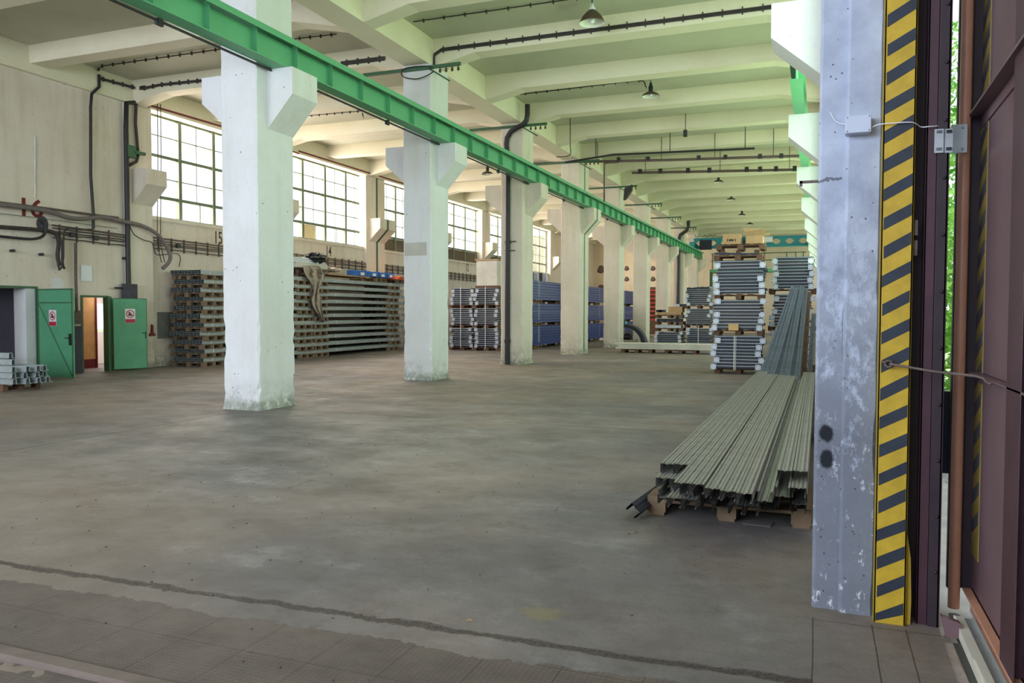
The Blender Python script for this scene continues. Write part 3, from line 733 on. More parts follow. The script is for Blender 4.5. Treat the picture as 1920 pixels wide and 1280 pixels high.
t = thing('pipe_run', 'rusty pipe with sooty brackets on the next ceiling beam', 'pipe', (0, 0, 0))
for x in (1210, 1350, 1480):
    p = at(x, 324-(x-1185)*.019, 'Y', 31.5); MB().tube([p, (p.x, p.y, ZS)], .012, 6).obj('drop_rod', M_black, t)
yb = 31.5; MB().tube([at(1185, 324, 'Y', yb), at(1495, 318, 'Y', yb)], .05, 8).obj('pipe', M_rust, t)
for x in (1200, 1238, 1290, 1330, 1400, 1425, 1455, 1490):
    p = at(x, 322-(x-1185)*.019, 'Y', yb-.02); MB().box(p.x-.07, p.x+.07, p.y-.05, p.y+.1, p.z-.08, p.z+.10).obj('bracket', M_black, t)
cable('drop_pipe', [at(1160, 304, 'Y', 28.26), at(1135, 306, 'Y', 28.24), at(1133, 312, 'Y', 28.24), at(1133, 378, 'Y', 28.24)], .03, M_rust, 'thin pipe dropping behind the green beam from the long pipe run', 'pipe')
tag(MB().box(-.055, .055, -.06, .06, -.10, .10).box(-.01, .01, -.01, .01, .1, ZS-at(1285, 250, 'Y', 25.2).z).obj('small_floodlight', M_black, loc=at(1285, 250, 'Y', 25.2)), 'small black floodlight box under a ceiling beam', 'floodlight')
cable('drop_pipe', [at(1043, 294, 'Y', 24.5), at(1068, 291, 'Y', 24.5), at(1069, 270, 'Y', 24.5), (at(1069, 270, 'Y', 24.5).x, 24.5, ZS)], .018, M_rust, 'short bent conduit right of the third middle column top', 'pipe')
for (x, y, l) in ((1087, 231, 'oval grey patch on the slab below the second lamp'), (1103, 263, 'wide oval stain on the slab near the bent conduit')):
    p = at(x, y, 'Z', ZS-.002); tag(MB().lathe([(.0001, -.003), (.28, -.003), (.30, .002)], p, 24).obj('ceiling_patch', M_patl), l, 'patch')
# black drain pipe on the third column
a, b = COLY[3]
t = thing('drain_pipe', 'black cast drain pipe bending down the third middle column', 'drain pipe', (-8.70, a-.08, 0))
def C(px, py, Y): p = at(px, py, 'Y', Y); return p-Vector(t.location)
MB().tube([(0, 0, 0), (0, 0, 2), (0, 0, 5.9), C(949, 270, a-.08), C(951, 258, a-.09), C(958, 247, a-.12), C(968, 240, a-.2), C(980, 234, a-.22), C(987, 226, a-.22), C(989, 215, a-.22), C(989, 196, a-.22)], .075, 16).obj('pipe', M_black, t)
for z in (.65, 3.6, 5.95): MB().tube([(0, 0, z), (0, 0, z+.1)], .092, 16).obj('collar', M_black, t)
MB().box(-.1, .25, -.02, .08, 3.66, 3.69).box(-.1, .22, -.02, .08, 3.4, 3.42).obj('wall_bracket', M_rust, t)
a2 = COLY[8][0]
t = thing('drain_pipe', 'far black drain pipe with bend near the end of the green beam', 'drain pipe', (-8.6, a2-.1, 0))
MB().tube([(0, 0, 0), (0, 0, 3), (0, 0, 6.2), (.1, 0, 6.6), (.5, 0, 6.85), (.62, 0, 7.1), (.62, 0, 7.7)], .11, 10).obj('pipe', M_black, t)
a3 = COLY[5][0]
tag(MB().prism([(-7.98, 6.95), (-7.65, 7.1), (-7.65, 6.85), (-7.9, 6.5), (-8.02, 6.45)], 'Y', a3-.3, a3-.1).obj('black_hopper', M_plas), 'black angular hopper hanging beside the fifth middle column top', 'hopper')

# ------------------------------------------------------------------ left wall: doors, numbers, pipes, cables
XW = WL-.06
# door 1 dark room
struct(MB().box(-18.9, XO, D1[0]-.3, D1[0]-.2, 0, 2.3).box(-18.9, XO, 14.12, 14.2, 0, 2.3).box(-18.9, -18.8, D1[0]-.3, 14.2, 0, 2.3).box(-18.9, XO, D1[0]-.3, 14.2, 2.2, 2.3).obj('wall_side_room', M_room))
dd = struct(MB().box(XW-.02, XW+.03, D1[0], D1[1]+.26, D1[2], D1[2]+.05).obj('door_1', M_greend))
MB().box(XW-.02, XW+.04, 13.47, 13.53, 0, D1[2]+.05).obj('frame_post', M_greend, dd)
t = struct(MB().box(XO-.004, XW+.006, D1[1]-.006, 13.47, 0, D1[2]-.002).obj('trim_1', M_col))
def leaf(name, hx, hy, ex, ey, h, z0=.03):
    L = math.hypot(ex-hx, ey-hy); ang = math.atan2(ey-hy, ex-hx)
    o = MB().box(0, L, -.02, .02, z0, h).obj(name, M_door); o.location = (hx, hy, 0); o.rotation_euler = (0, 0, ang)
    return struct(o), L
o1, L1 = leaf('door_2', -17.38, 13.50, -16.12, 13.40, 2.10, .02)
MB().box(0, L1, -.03, -.02, 1.76, 1.785).box(0, .035, -.032, -.02, 0.02, 2.1).box(L1-.03, L1, -.032, -.02, .02, 2.1).box(0, L1, -.032, -.02, 2.07, 2.1).obj('frame_rails', M_greend, o1)
m = MB(); m.prism([(.03, 1.74), (.06, 1.74), (L1-.04, .06), (L1-.07, .06)], 'Y', -.027, -.02); m.obj('diagonal_brace', M_greend, o1)
MB().box(L1-.12, L1-.05, -.05, -.02, .78, 1.05).tube([(L1-.1, -.05, .95), (L1-.1, -.09, .95), (L1-.2, -.09, .95)], .012, 6).obj('lock', M_black, o1)
def sign(parent, x, z):
    s = MB().box(x-.13, x+.13, -.026, -.021, z-.10, z+.28).obj('no_entry_sign', M_signw, parent, label='white and red prohibition sign')
    MB().box(x-.125, x+.125, -.029, -.026, z-.095, z+.005).obj('text_band', M_signr, s)
    m = MB(); N = 24; ri, ro = .085, .105; cz = z+.14
    vs = [(x+r*math.cos(2*math.pi*k/N), -.030, cz+r*math.sin(2*math.pi*k/N)) for r in (ri, ro) for k in range(N)]
    m.add(vs, [(k, (k+1) % N, N+(k+1) % N, N+k) for k in range(N)]); m.prism([(x-.075, cz+.06), (x-.06, cz+.075), (x+.075, cz-.06), (x+.06, cz-.075)], 'Y', -.031, -.028)
    m.obj('prohibition_ring', M_signr, s)
    MB().prism([(x-.05, cz-.05), (x+.05, cz-.05), (x+.055, cz-.01), (x+.02, cz+.01), (x+.01, cz+.05), (x-.02, cz+.055), (x-.03, cz+.01), (x-.05, cz)], 'Y', -.0295, -.027).obj('pictogram', M_signk, s)
sign(o1, .55, 1.32)
o2, L2 = leaf('door_3', -17.36, 15.62, -17.02, 16.40, 1.92, .03)
MB().box(L2-.13, L2-.03, -.05, -.02, .98, 1.0).box(L2-.05, L2-.03, -.03, -.02, .84, 1.02).obj('door_handle', M_black, o2)
MB().box(0, L2, -.024, -.02, 1.9, 1.92).box(L2-.015, L2, -.024, -.02, .03, 1.92).box(0, L2, -.024, -.02, .03, .045).obj('edge_trim', M_greend, o2)
sign(o2, .42, 1.36)
d4 = struct(MB().box(XW-.02, XW+.02, D2[0]-.06, D2[0], 0, D2[2]+.05).box(XW-.02, XW+.02, D2[0], D2[1]+.03, D2[2], D2[2]+.05).box(-17.59, XW+.05, D2[1]-.02, D2[1]+.09, 0, D2[2]+.03).obj('door_4', M_greend))
# small room behind door: cream wall, bright window at its back
M_lobby = plain('lobby_cream', (226, 176, 116), .8)
struct(MB().box(-20.3, XO, 18.6, 18.7, 0, 2.4).box(-18.75, XO, 14.25, 14.35, 0, 2.4).box(-20.3, XO, 14.25, 18.7, 2.3, 2.4).box(-18.80, -18.75, 14.3, 16.27, 0, 2.3).obj('wall_lobby', M_lobby))
struct(MB().box(-18.75, -18.74, 14.35, 16.27, 0, .25).obj('baseboard_lobby', M_red))
struct(MB().box(-20.3, -20.2, 16.2, 18.7, 0, .95).box(-20.3, -20.2, 16.2, 18.7, 1.80, 2.4).obj('wall_lobby_back', M_white))
tag(MB().box(-18.80, -18.72, 16.27, 16.31, 0, 2.2).obj('inner_door_edge', M_red), 'dark red door frame edge inside the small lobby', 'door frame')
area('lobby_light', (-18.9, 16.9, 2.25), (0, 0, 0), 1.6, 1.4, 60, (1, .95, .9))  # area lamp just under the lobby ceiling, shining down
# sills / band under windows number markings
def number(txt, px, py, hgt, mat, label, X=None, wscale=.8):
    X = X or (WL-.148)
    c = bpy.data.curves.new('n', 'FONT'); c.body = txt; c.size = hgt/.72; c.extrude = .002; c.offset = .012 if hgt > .41 else .004; c.align_x = 'CENTER'
    tmp = bpy.data.objects.new('n', c); COL.objects.link(tmp)
    dg = bpy.context.evaluated_depsgraph_get(); me = bpy.data.meshes.new_from_object(tmp.evaluated_get(dg))
    bpy.data.objects.remove(tmp); me.materials.clear(); me.materials.append(mat)
    o = bpy.data.objects.new('wall_number', me); COL.objects.link(o)
    p = at(px, py, 'X', X); o.location = (X+.003, p.y, p.z); o.rotation_euler = (H, 0, H); o.scale = (wscale, 1, 1)
    return tag(o, label, 'painted number', 'bay numbers painted on the left wall')
number('16', 57, 405, .42, M_numr, 'large dark red number 16 behind the grey hose', X=XW, wscale=1.15)
number('15', 409, 457, .40, M_num, 'dark painted number 15 beside the nearest column', wscale=.7)
number('14', 616, 480, .40, M_num, 'dark painted number 14 above the plastic covered stack', wscale=.7)
number('12', 876, 508, .40, M_num, 'dark painted number 12 left of the packed white box', wscale=.7)
# vertical pipes
XP = WL-.0
def vp(name, pts, r, mat, label, X=-17.33, cat='pipe'):
    return cable(name, [at(x, y, 'X', X) for x, y in pts], r, mat, label, cat, n=8, smooth=False)
vp('wall_pipe', [(186, 140), (186, 163), (172, 176), (170, 200), (170, 330), (175, 400), (175, 428)], .038, M_black, 'black cable duct down the left wall above the white notice', -17.30)
vp('wall_pipe', [(279, 198), (262, 192), (237, 193), (236, 240), (241, 542)], .065, M_black, 'thick black pipe down the left side of the first pilaster')
vp('wall_pipe', [(262, 160), (256, 175), (254, 230), (259, 290), (256, 303), (243, 310)], .04, M_cable, 'grey black conduit with a bend beside the green clamp')
vp('wall_pipe', [(283, 198), (420, 238), (560, 288)], .03, M_red, 'thin dark red pipe above the first windows')
vp('wall_pipe', [(560, 283), (705, 328), (760, 345)], .03, M_red, 'thin dark pipe above the second windows')
vp('wall_pipe', [(142, 455), (142, 520), (144, 585)], .035, M_rust, 'thin rusty pipe between the two green doors')
tag(MB().box(-.05, .05, -.22, .22, -.16, .30).obj('pipe_shoe', M_dark, loc=at(243, 553, 'X', -17.3)), 'grey sheet pipe shoe above the right green door', 'pipe cover')
p = at(246, 284, 'X', -17.28); tag(MB().box(-.05, .05, -.13, .13, -.16, .16).box(.0, .08, .1, .42, -.04, .04).obj('pipe_clamp', M_greend, loc=p), 'green pipe clamp box on the first pilaster', 'clamp')
# white notice, horn, hole, vents
p = at(162, 512, 'X', XW+.02); tag(MB().box(-.01, .01, -.16, .16, -.20, .20).obj('notice_board', M_white, loc=p), 'blank white notice board between the doors', 'board')
p = at(108, 531, 'X', XW+.0)
m = MB(); N = 20; vs = [(.004, .17*math.cos(2*math.pi*k/N), .15*math.sin(2*math.pi*k/N)) for k in range(N)]; m.add(vs, [tuple(range(N))])
tag(m.obj('round_wall_patch', M_col, loc=p), 'round white filled patch above the left green door', 'patch')
p = at(284, 620, 'X', WL+.001)
tag(MB().prism([(-.10, -.14), (.10, -.14), (.10, -.10), (.03, -.04), (.03, .16), (-.02, .18), (-.04, -.04), (-.10, -.10)], 'X', 0, .05).obj('wall_horn', M_red, loc=p), 'small dark red horn on the wall right of the green doors', 'horn')
p = at(147, 600, 'X', -17.36); tag(MB().box(-.03, .04, -.13, .08, -.10, .24).obj('switch_box', M_rust, loc=p), 'dark switch box on the wall between the green doors', 'switch box')
tag(MB().box(-.04, .0, -.1, .1, 0, 1.2).obj('electrical_cabinet', M_dark, loc=(-17.38, at(147, 650, 'X', -17.4).y, 0)), 'grey panel under the switch box between the doors', 'panel')
p = at(310, 607, 'X', WL-.15); tag(MB().box(0, .01, -.30, .35, -.42, .34).obj('bare_wall_patch', M_pat, loc=p), 'bare grey wall patch beside the left profile stack', 'patch')
for (x, y, l) in ((20, 470, 'small black stub on the left wall near the picture edge'), (74, 477, 'black pipe stub over a rust streak'), (230, 484, 'black stub beside the thick pipe')):
    p = at(x, y, 'X', XW); tag(MB().tube([(0, 0, 0), (.12, 0, 0)], .035, 8).obj('pipe_stub', M_black, loc=p), l, 'stub')
p = at(230, 540, 'X', -17.3); tag(MB().tube([(0, -.25, 0), (0, .15, 0)], .025, 8).obj('bar_handle', M_black, loc=p), 'short black horizontal bar above the right green door', 'bar')
cable('white_conduit', [at(66, 255, 'X', XW+.012), at(66, 372, 'X', XW+.012)], .02, M_plank, 'thin cream conduit running down the wall above number sixteen', 'conduit', smooth=False)
for (x, y, l) in ((1127, 505, 'upper dark round fitting on the far wall left of the fifth column'), (1127, 541, 'lower dark round fitting on the far wall left of the fifth column'), (1175, 503, 'upper dark fitting just right of the fifth column'), (1175, 523, 'lower dark fitting just right of the fifth column'), (1224, 503, 'upper dark fitting right of the sixth column'), (1224, 523, 'lower dark fitting right of the sixth column')):
    p = at(x, y, 'Y', YE-.005); m = MB(); N = 14; rr_ = .34 if x < 1150 else .2
    m.add([(rr_*(1+.25*math.sin(5*k))*math.cos(2*math.pi*k/N), 0, rr_*math.sin(2*math.pi*k/N)) for k in range(N)]+[(rr_*.6*math.cos(2*math.pi*k/N), -.12, rr_*.6*math.sin(2*math.pi*k/N)) for k in range(N)], [(k, (k+1) % N, N+(k+1) % N, N+k) for k in range(N)]+[tuple(range(N, 2*N))])
    tag(m.obj('wall_fitting', M_rust, loc=p), l, 'wall fitting')
# hose
cable('hose', [at(x, y, 'X', -17.22) for x, y in ((-20, 381), (40, 388), (90, 396), (130, 408), (160, 410), (190, 407), (225, 414), (262, 422), (290, 435), (308, 455), (319, 478), (316, 492), (305, 503))], .055, M_hose, 'thick grey hose sagging along the left wall and hooking down', 'hose', n=10)
cable('support_pipe', [at(x, y, 'X', -17.30) for x, y in ((-20, 377), (30, 383), (84, 390), (180, 403), (222, 408))], .03, M_rust, 'rusty support pipe carrying the grey hose', 'pipe', smooth=False)
cable('wall_wire', [at(x, y, 'X', -17.32) for x, y in ((-10, 399), (70, 408), (220, 428))], .008, M_greend, 'thin wire line under the grey hose', 'wire', smooth=False)
# black cable ends at left
cable('cable_bundle', [at(x, y, 'X', -17.3) for x, y in ((-20, 424), (40, 428), (75, 431), (95, 434), (106, 440), (110, 455), (108, 480), (112, 498))], .05, M_cable, 'bundle of dark cables dropping to a loop over the left door')
cable('cable_loop', [at(x, y, 'X', -17.25) for x, y in ((-20, 441), (30, 446), (60, 448), (78, 444), (85, 434), (82, 420), (75, 414))], .035, M_black, 'thick black cable looping up into the round wall opening')
for k, (dx, l) in enumerate(((0, 'left hanging cable loop over the left green door'), (9, 'right hanging cable loop over the left green door'))):
    cable('cable_drop', [at(x+dx, y, 'X', -17.28) for x, y in ((108, 450), (108, 480), (109, 496), (112, 504))], .03, M_cable, l)
cable('cable_drop', [at(x, y, 'X', -17.25) for x, y in ((172, 430), (150, 430), (128, 428), (121, 434), (119, 452), (119, 480), (116, 500), (110, 506))], .022, M_cable, 'cable bending round from the duct and dropping beside the loop')
p = at(78, 420, 'X', XW); m = MB(); N = 18; vs = [(.004, .16*math.cos(2*math.pi*k/N)+.02, .20*math.sin(2*math.pi*k/N)) for k in range(N)]; m.add(vs, [tuple(range(N))])
tag(m.obj('round_wall_opening', M_dark, loc=p), 'dark round wall opening where cables enter by number sixteen', 'opening')
# cable tray along the left wall, with posts
for si, (ya, yb_, l) in enumerate(((13.9, 16.1, 'cable ladder between the doors and the thick pipe'), (17.05, 22.1, 'cable ladder under window one behind the hose end'), (22.9, 28.2, 'cable ladder under number fourteen'), (29.7, 34.3, 'cable ladder right of the striped pilaster'), (35.1, 40.3, 'cable ladder under number twelve'))):
    Xt = -17.42 if si else -17.38
    zt = 3.66 if si == 0 else 3.64-.004*(ya-17)
    t = thing('cable_ladder', l, 'cable ladder', (Xt, ya, zt), 0, 'cable ladders on the left wall'); L = yb_-ya
    MB().tube([(0, 0, 0), (0, L, -.05)], .022, 6).obj('top_rail', M_rust, t)
    for k, dz in enumerate((.08, .15, .20, .30)):
        rr = random.Random(si*9+k); pts = [(.02, L*u/8, -dz-.03*u/8+rr.uniform(-.012, .012)) for u in range(9)]
        MB().tube(pts, .014, 6).obj('cable', M_cable, t)
    for j in range(int(L/.48)): MB().box(-.02, .03, .2+.48*j-.014, .2+.48*j+.014, -.37, .03).obj('post', M_rust, t)
for (x, y, l) in ((334, 461, 'junction blob on the cable ladder by the hose end'), (136, 440, 'left junction box among the wall cables'), (180, 446, 'right junction box among the wall cables')):
    p = at(x, y, 'X', -17.34); tag(MB().box(-.04, .04, -.07, .07, -.06, .06).obj('cable_box', M_black, loc=p, bevel=.015), l, 'cable box')
for k, (x0, x1) in enumerate(((295, 300), (301, 307))):
    cable('hanging_rope', [at(x0, 195, 'X', -17.30), at(x0+1, 300, 'X', -17.3), at(x0, 440, 'X', -17.3), at(x0+3, 470, 'X', -17.25), at(x0+8, 492, 'X', -17.25)], .012, M_cable, ('left' if k == 0 else 'right')+' thin cord hanging before the first window', 'cord')
cable('branch_cable', [at(x, y, 'X', -17.28) for x, y in ((244, 425), (252, 440), (270, 450), (285, 455), (292, 476), (310, 477), (330, 475), (338, 482), (336, 500))], .013, M_cable, 'thin cable curling below the hose to the stack top')
clipped('cable_run', [at(184, 145, 'X', -17.30), at(258, 165, 'X', -17.26), at(266, 165, 'Y', 16.30), at(300, 158, 'Y', 16.32), at(378, 150, 'Y', 16.32)], 'clipped twin cable from the duct to the left aisle beam', 12, .02, 2)
cable('lamp_cable', [at(x, y, 'X', -16.9) for x, y in ((262, 163), (285, 158), (297, 148))], .02, M_black, 'curved black cable to the ceiling rose near the first window')

# ------------------------------------------------------------------ pallets
def make_pallet(name, mat, lx, ly, label, loc, group=None):
    t = thing(name, label, 'pallet', loc, 0, group)
    for k in range(5):
        x = -lx/2+.05+(lx-.1)*k/4
        MB().box(x-.05, x+.05, -ly/2, ly/2, .122, .144).obj('deck_board', mat, t)
    for ys in (-1, 0, 1): MB().box(-lx/2, lx/2, ys*(ly/2-.05)-.05, ys*(ly/2-.05)+.05, .10, .122).obj('stringer_board', mat, t)
    for xs in (-1, 0, 1):
        for ys in (-1, 0, 1):
            MB().box(xs*(lx/2-.07)-.07, xs*(lx/2-.07)+.07, ys*(ly/2-.05)-.05, ys*(ly/2-.05)+.05, .022, .10).obj('block', mat, t)
        MB().box(xs*(lx/2-.07)-.06, xs*(lx/2-.07)+.06, -ly/2, ly/2, 0, .022).obj('bottom_board', mat, t)
    return t
# foreground pallet (two under the long profiles, far one hidden part)
PX0, PX1 = -1.23, .0
pal = make_pallet('wooden_pallet', M_wood, 1.2, .8, 'wooden pallet carrying the near end of the perforated profiles', (-.63, 6.5, 0))
pal2 = dup(pal, (-.70, 12.2, 0), None, 'wooden pallet hidden midway under the perforated profiles')
# perforated profiles: C with lips, web on top
def perf_mesh(L, flip=False):
    m = MB(); W, Hh, th, lip = .05, .034, .003, .014
    out = [(-W, -Hh), (-W, Hh), (-.010, Hh), (-.006, Hh-.006), (.006, Hh-.006), (.010, Hh), (W, Hh), (W, -Hh), (W-lip, -Hh), (W-lip, -Hh+th), (W-th, -Hh+th), (W-th, Hh-th), (.009, Hh-th), (.007, Hh-.009), (-.007, Hh-.009), (-.009, Hh-th), (-W+th, Hh-th), (-W+th, -Hh+th), (-W+lip, -Hh+th), (-W+lip, -Hh)]
    n = len(out)
    if flip: out = [(x, -z) for x, z in out][::-1]
    vs = [(p[0], 0, p[1]) for p in out]+[(p[0], L, p[1]) for p in out]
    m.add(vs, [(i, n+i, n+(i+1) % n, (i+1) % n) for i in range(n)])
    return m.mesh('perforated_profile', M_perf)
PM, PMF = perf_mesh(10.2), perf_mesh(10.2, True)
def prof(x, y, z, mesh, label, rz=0, group='perforated profiles of the foreground pile'):
    o = bpy.data.objects.new('perforated_profile', mesh); COL.objects.link(o); o.location = (x, y, z); o.rotation_euler = (0, 0, rz)
    return tag(o, label, 'steel profile', group)
zt = .395
top = [(-1.06, 5.98, 0, 0), (-.955, 6.0, 0, 0), (-.855, 5.36, -.004, 0), (-.752, 5.36, -.004, 0), (-.640, 5.30, -.012, 0), (-.537, 5.26, -.012, 0), (-.434, 5.24, -.014, 0), (-.322, 5.52, -.055, 1), (-.216, 6.04, .0, 0), (-.110, 6.06, 0, 0)]
tl = ['leftmost top profile, its end set back', 'second top profile from the left, end set back', 'third top profile, its end jutting forward', 'fourth top profile, end jutting forward beside the dark gap',
      'fifth top profile, just right of the dark gap', 'sixth top profile, in the middle of the pile', 'seventh top profile, left of the upturned one', 'upturned profile lying open side up like a trough', 'ninth top profile, right of the upturned one', 'rightmost top profile beside the pillar']
for (x, y, dz, fl), l in zip(top, tl): prof(x, y, zt+dz, PMF if fl else PM, 'perforated steel profile: '+l)
rnd = random.Random(11)
for lay, z in enumerate((.179, .251, .323)):
    for k in range(10):
        if lay == 2 and k == 7: continue
        x = -1.06+.105*k+(.03 if lay % 2 else -.0)
        y = {0: 5.75, 1: 5.72, 2: 5.72}[lay]+rnd.uniform(-.02, .3)
        if lay == 2 and 2 <= k <= 6: y = 5.55+rnd.uniform(0, .08)
        if lay == 1 and k in (1, 2): y = 5.5
        prof(min(x, -.11), max(y, 5.42), z+rnd.uniform(-.001, .001), PMF if (k+lay) % 3 == 1 else PM, f'perforated profile in the {["bottom", "second", "third"][lay]} layer of the foreground pile, {ORD[k] if k else "first"} from the left')
o = prof(-1.13, 5.75, .10, perf_mesh(1.7), 'dark blue profile slipping off the left side of the foreground pallet', -.0, 'slipped profiles')
o.rotation_euler = (.05, .75, -.10); o.location = (-1.29, 5.86, .075); o.data.materials[0] = M_navy
# cardboard piece under the pallet front, leaves
p = at(1420, 982, 'Z', .004); tag(MB().box(-.10, .10, -.05, .10, 0, .004).obj('flat_board', plain('grey_board', (118, 114, 112), .9), loc=p, ), 'flat grey board on the floor before the foreground pallet', 'board').rotation_euler = (0, 0, -.1)
for i, (x, y, l) in enumerate(((1178, 1002, 'dry leaf on the floor left of the foreground pallet'), (1192, 999, 'smaller dry leaf beside the other leaf'), (880, 1165, 'pale dry leaf near the crumbled floor joint'))):
    p = at(x, y, 'Z', .002); o = MB(); o.add([(-.02, 0, .002), (0, -.008, .008), (.022, .002, .003), (.002, .012, .012), (-.01, .006, .004)], [(0, 1, 3, 4), (1, 2, 3)])
    tag(o.obj('dry_leaf', M_rust if i < 2 else M_card, loc=p), l, 'leaf')
rnd = random.Random(21)
m = MB()
for i in range(220):
    x, y = rnd.uniform(-6, -.2), rnd.uniform(2.7, 9); r = rnd.uniform(.002, .006)
    m.box(x-r, x+r, y-r, y+r, 0, r)
g = m.obj('floor_grit', M_rust); g['kind'] = 'stuff'; g['label'] = 'fine grit scattered on the concrete floor'; g['category'] = 'grit'

# ------------------------------------------------------------------ leaning profiles behind
b0 = at(1400, 740, 'Z', .0)
def lean(x0, y0, x1, y1, z1, label, mat=M_perf, z0=0):
    a = Vector((x0, y0, z0)); b = Vector((x1, y1, z1)); d = b-a
    o = bpy.data.objects.new('leaning_profile', perf_mesh(d.length)); COL.objects.link(o)
    Yv = d.normalized(); Zv = (Vector((0, -1, 0))-Yv*Yv.dot(Vector((0, -1, 0)))).normalized(); Xv = Yv.cross(Zv)
    Mx = Matrix((Xv, Yv, Zv)).transposed().to_4x4(); Mx.translation = a; o.matrix_world = Mx
    if mat is not M_perf: o.data.materials[0] = mat
    return tag(o, label, 'steel profile', 'profiles leaning by the right stacks')
M_lean = plain('leaning_steel', (96, 106, 116), .45, .3, var=.2, scale=12)
nm = ['leftmost', 'second', 'third', 'fourth', 'fifth', 'sixth', 'seventh', 'rightmost']
for k in range(8):
    p0 = at(1429+9.5*k, 702, 'Y', 17.4-.076*(k % 3)); p1 = at(1487+3.4*k, 539+(k*37 % 5), 'Y', 19.4-.076*(k % 3))
    d = (p1-p0); p00 = p0-d*(p0.z/d.z)*.97
    lean(p00.x, p00.y, p1.x, p1.y, p1.z, nm[k]+' steel profile of the bundle leaning in front of the right stack', M_lean, p00.z)
for k, (xa, xb, yb2, l, mt) in enumerate(((1497, 1502, 600, 'short leaning profile behind the bundle', M_lean), (1508, 1512, 548, 'rusty brown leaning angle bar beside the pillar', M_wood), (1518, 1522, 590, 'blue grey leaning profile at the pillar edge', M_lean))):
    p0 = at(xa, 700, 'Y', 18.0+.1*k); p1 = at(xb+4, yb2, 'Y', 19.6); d = p1-p0; p00 = p0-d*(p0.z/d.z)*.97
    lean(p00.x, p00.y, p1.x, p1.y, p1.z, l, mt, p00.z)

# ------------------------------------------------------------------ racking frame stacks
PLW = .14
plm = MB().box(-.07, .07, -.006, .006, -.07, .07)
for sx in (-.045, .045):
    for sz in (-.045, .045): plm.tube([(sx, -.008, sz), (sx, -.005, sz)], .011, 8, mi=1)
plate_mesh = plm.mesh('end_plate', [M_plate, M_black])
fbar = MB().tube([(-.5, 0, 0), (.5, 0, 0)], .0105, 8).mesh('front_bar', M_bar)
fbar2 = MB().box(-.5, .5, -.004, .01, -.030, -.024).mesh('lower_bar', M_galv2)
rail_mesh = MB().box(-.03, .03, 0, 1.15, -.032, .030).mesh('side_rail', M_navy)
cross = MB().box(-.49, .49, .02, .05, -.040, .039).mesh('dark_gap_panel', M_navy)  # navy sheet, full height so the gaps between bars look dark
def part(name, me, parent, loc=(0, 0, 0), scale=None):
    o = bpy.data.objects.new(name, me); COL.objects.link(o); o.parent = parent; o.location = loc
    if scale: o.scale = scale
    return o
def make_frame(plates, W):
    t = thing('racking_frame', 'x', 'racking frame'); s = W/1.0
    part('front_bar', fbar, t, (0, 0, .018), (s, 1, 1)); part('dark_gap_panel', cross, t, (0, 0, 0), (s, 1, 1))
    part('rear_bar', fbar, t, (0, 1.15, 0), (s, 1, 1))
    for sx in (-1, 1):
        part('side_rail', rail_mesh, t, (sx*(W/2-.04), .03, 0))
        if plates: part('end_plate', plate_mesh, t, (sx*(W/2-.03), -.03, 0))
    return t
PROTO = {}
def frames(x0, x1, y, z0, n, desc, seed, pitch=.084, group=None):
    W = (x1-x0)-.12; rnd = random.Random(seed); key = None
    for k in range(n):
        pl = (k % 2 == 0) if rnd.random() < .9 else False
        key = (pl, round(W, 2))
        lab = f'racking frame, {ORD[k]} in {desc}'
        pos = ((x0+x1)/2+rnd.uniform(-.06, .06), y+rnd.uniform(-.04, .03), z0+.045+pitch*k)
        rz = rnd.uniform(-.02, .02)
        if key not in PROTO:
            t = make_frame(pl, W); PROTO[key] = t; t['label'] = lab; t.location = pos; t.rotation_euler = (0, 0, rz); t['group'] = group
        else: dup(PROTO[key], pos, (0, 0, rz), lab, group)
PAL = make_pallet('wooden_pallet', M_woodd, 1.2, .8, 'old pallet under the front right frame stack', (-1.92, 21.4, .0))
def pal_at(x, y, z, label, group='pallets in the stacks'): return dup(PAL, (x, y, z), (0, 0, random.uniform(-.02, .02)), label, group)
def strap(x, y, z0, z1, label, w=.012):
    tag(MB().box(x-w, x+w, y-.004, y, z0, z1).obj('packing_strap', M_strap), label, 'strap', 'white packing straps')
# front right stack
def tiered(x0, x1, y, tiers, name, seed, first_pal=True):
    z = 0
    for i, n in enumerate(tiers):
        tn = ['bottom', 'middle', 'top', 'fourth'][i]
        if not (name == 'the front right stack' and i == 0):
            pal_at((x0+x1)/2, y+.45, z, f'pallet under the {tn} tier of {name}')
        z += .145
        frames(x0, x1, y, z, n, f'the {tn} tier of {name}', seed+i, group=f'racking frames of {name}')
        z += .084*n+.01
    return z
zt1 = tiered(-2.56, -1.28, 20.8, (10, 9, 10), 'the front right stack', 31)
strap(-2.0, 20.72, .12, .98, 'white strap down the front right stack')
strap(-1.96, 20.72, .12, .98, 'second white strap down the front right stack', .006)
zt2 = tiered(-1.22, -.14, 22.3, (11, 10, 10), 'the stack behind the leaning profiles', 41)
zt3 = tiered(-5.32, -4.2, 34.0, (9, 8, 8), 'the distant stack left of centre', 51)
zt4 = tiered(-6.62, -5.42, 34.0, (7,), 'the low distant stack', 61)
tiered(-14.25, -13.20, 29.6, (9, 8, 8), 'the left stack between middle columns', 71)
tiered(-13.12, -12.06, 29.5, (9, 8, 8), 'the right stack between middle columns', 81)
strap(-13.75, 29.53, .1, 2.6, 'white strap on the left stack between columns two and three'); strap(-12.6, 29.43, .1, 2.6, 'white strap on the right stack between columns two and three'); strap(-4.75, 33.93, .1, 1.0, 'white strap on the distant middle stack')
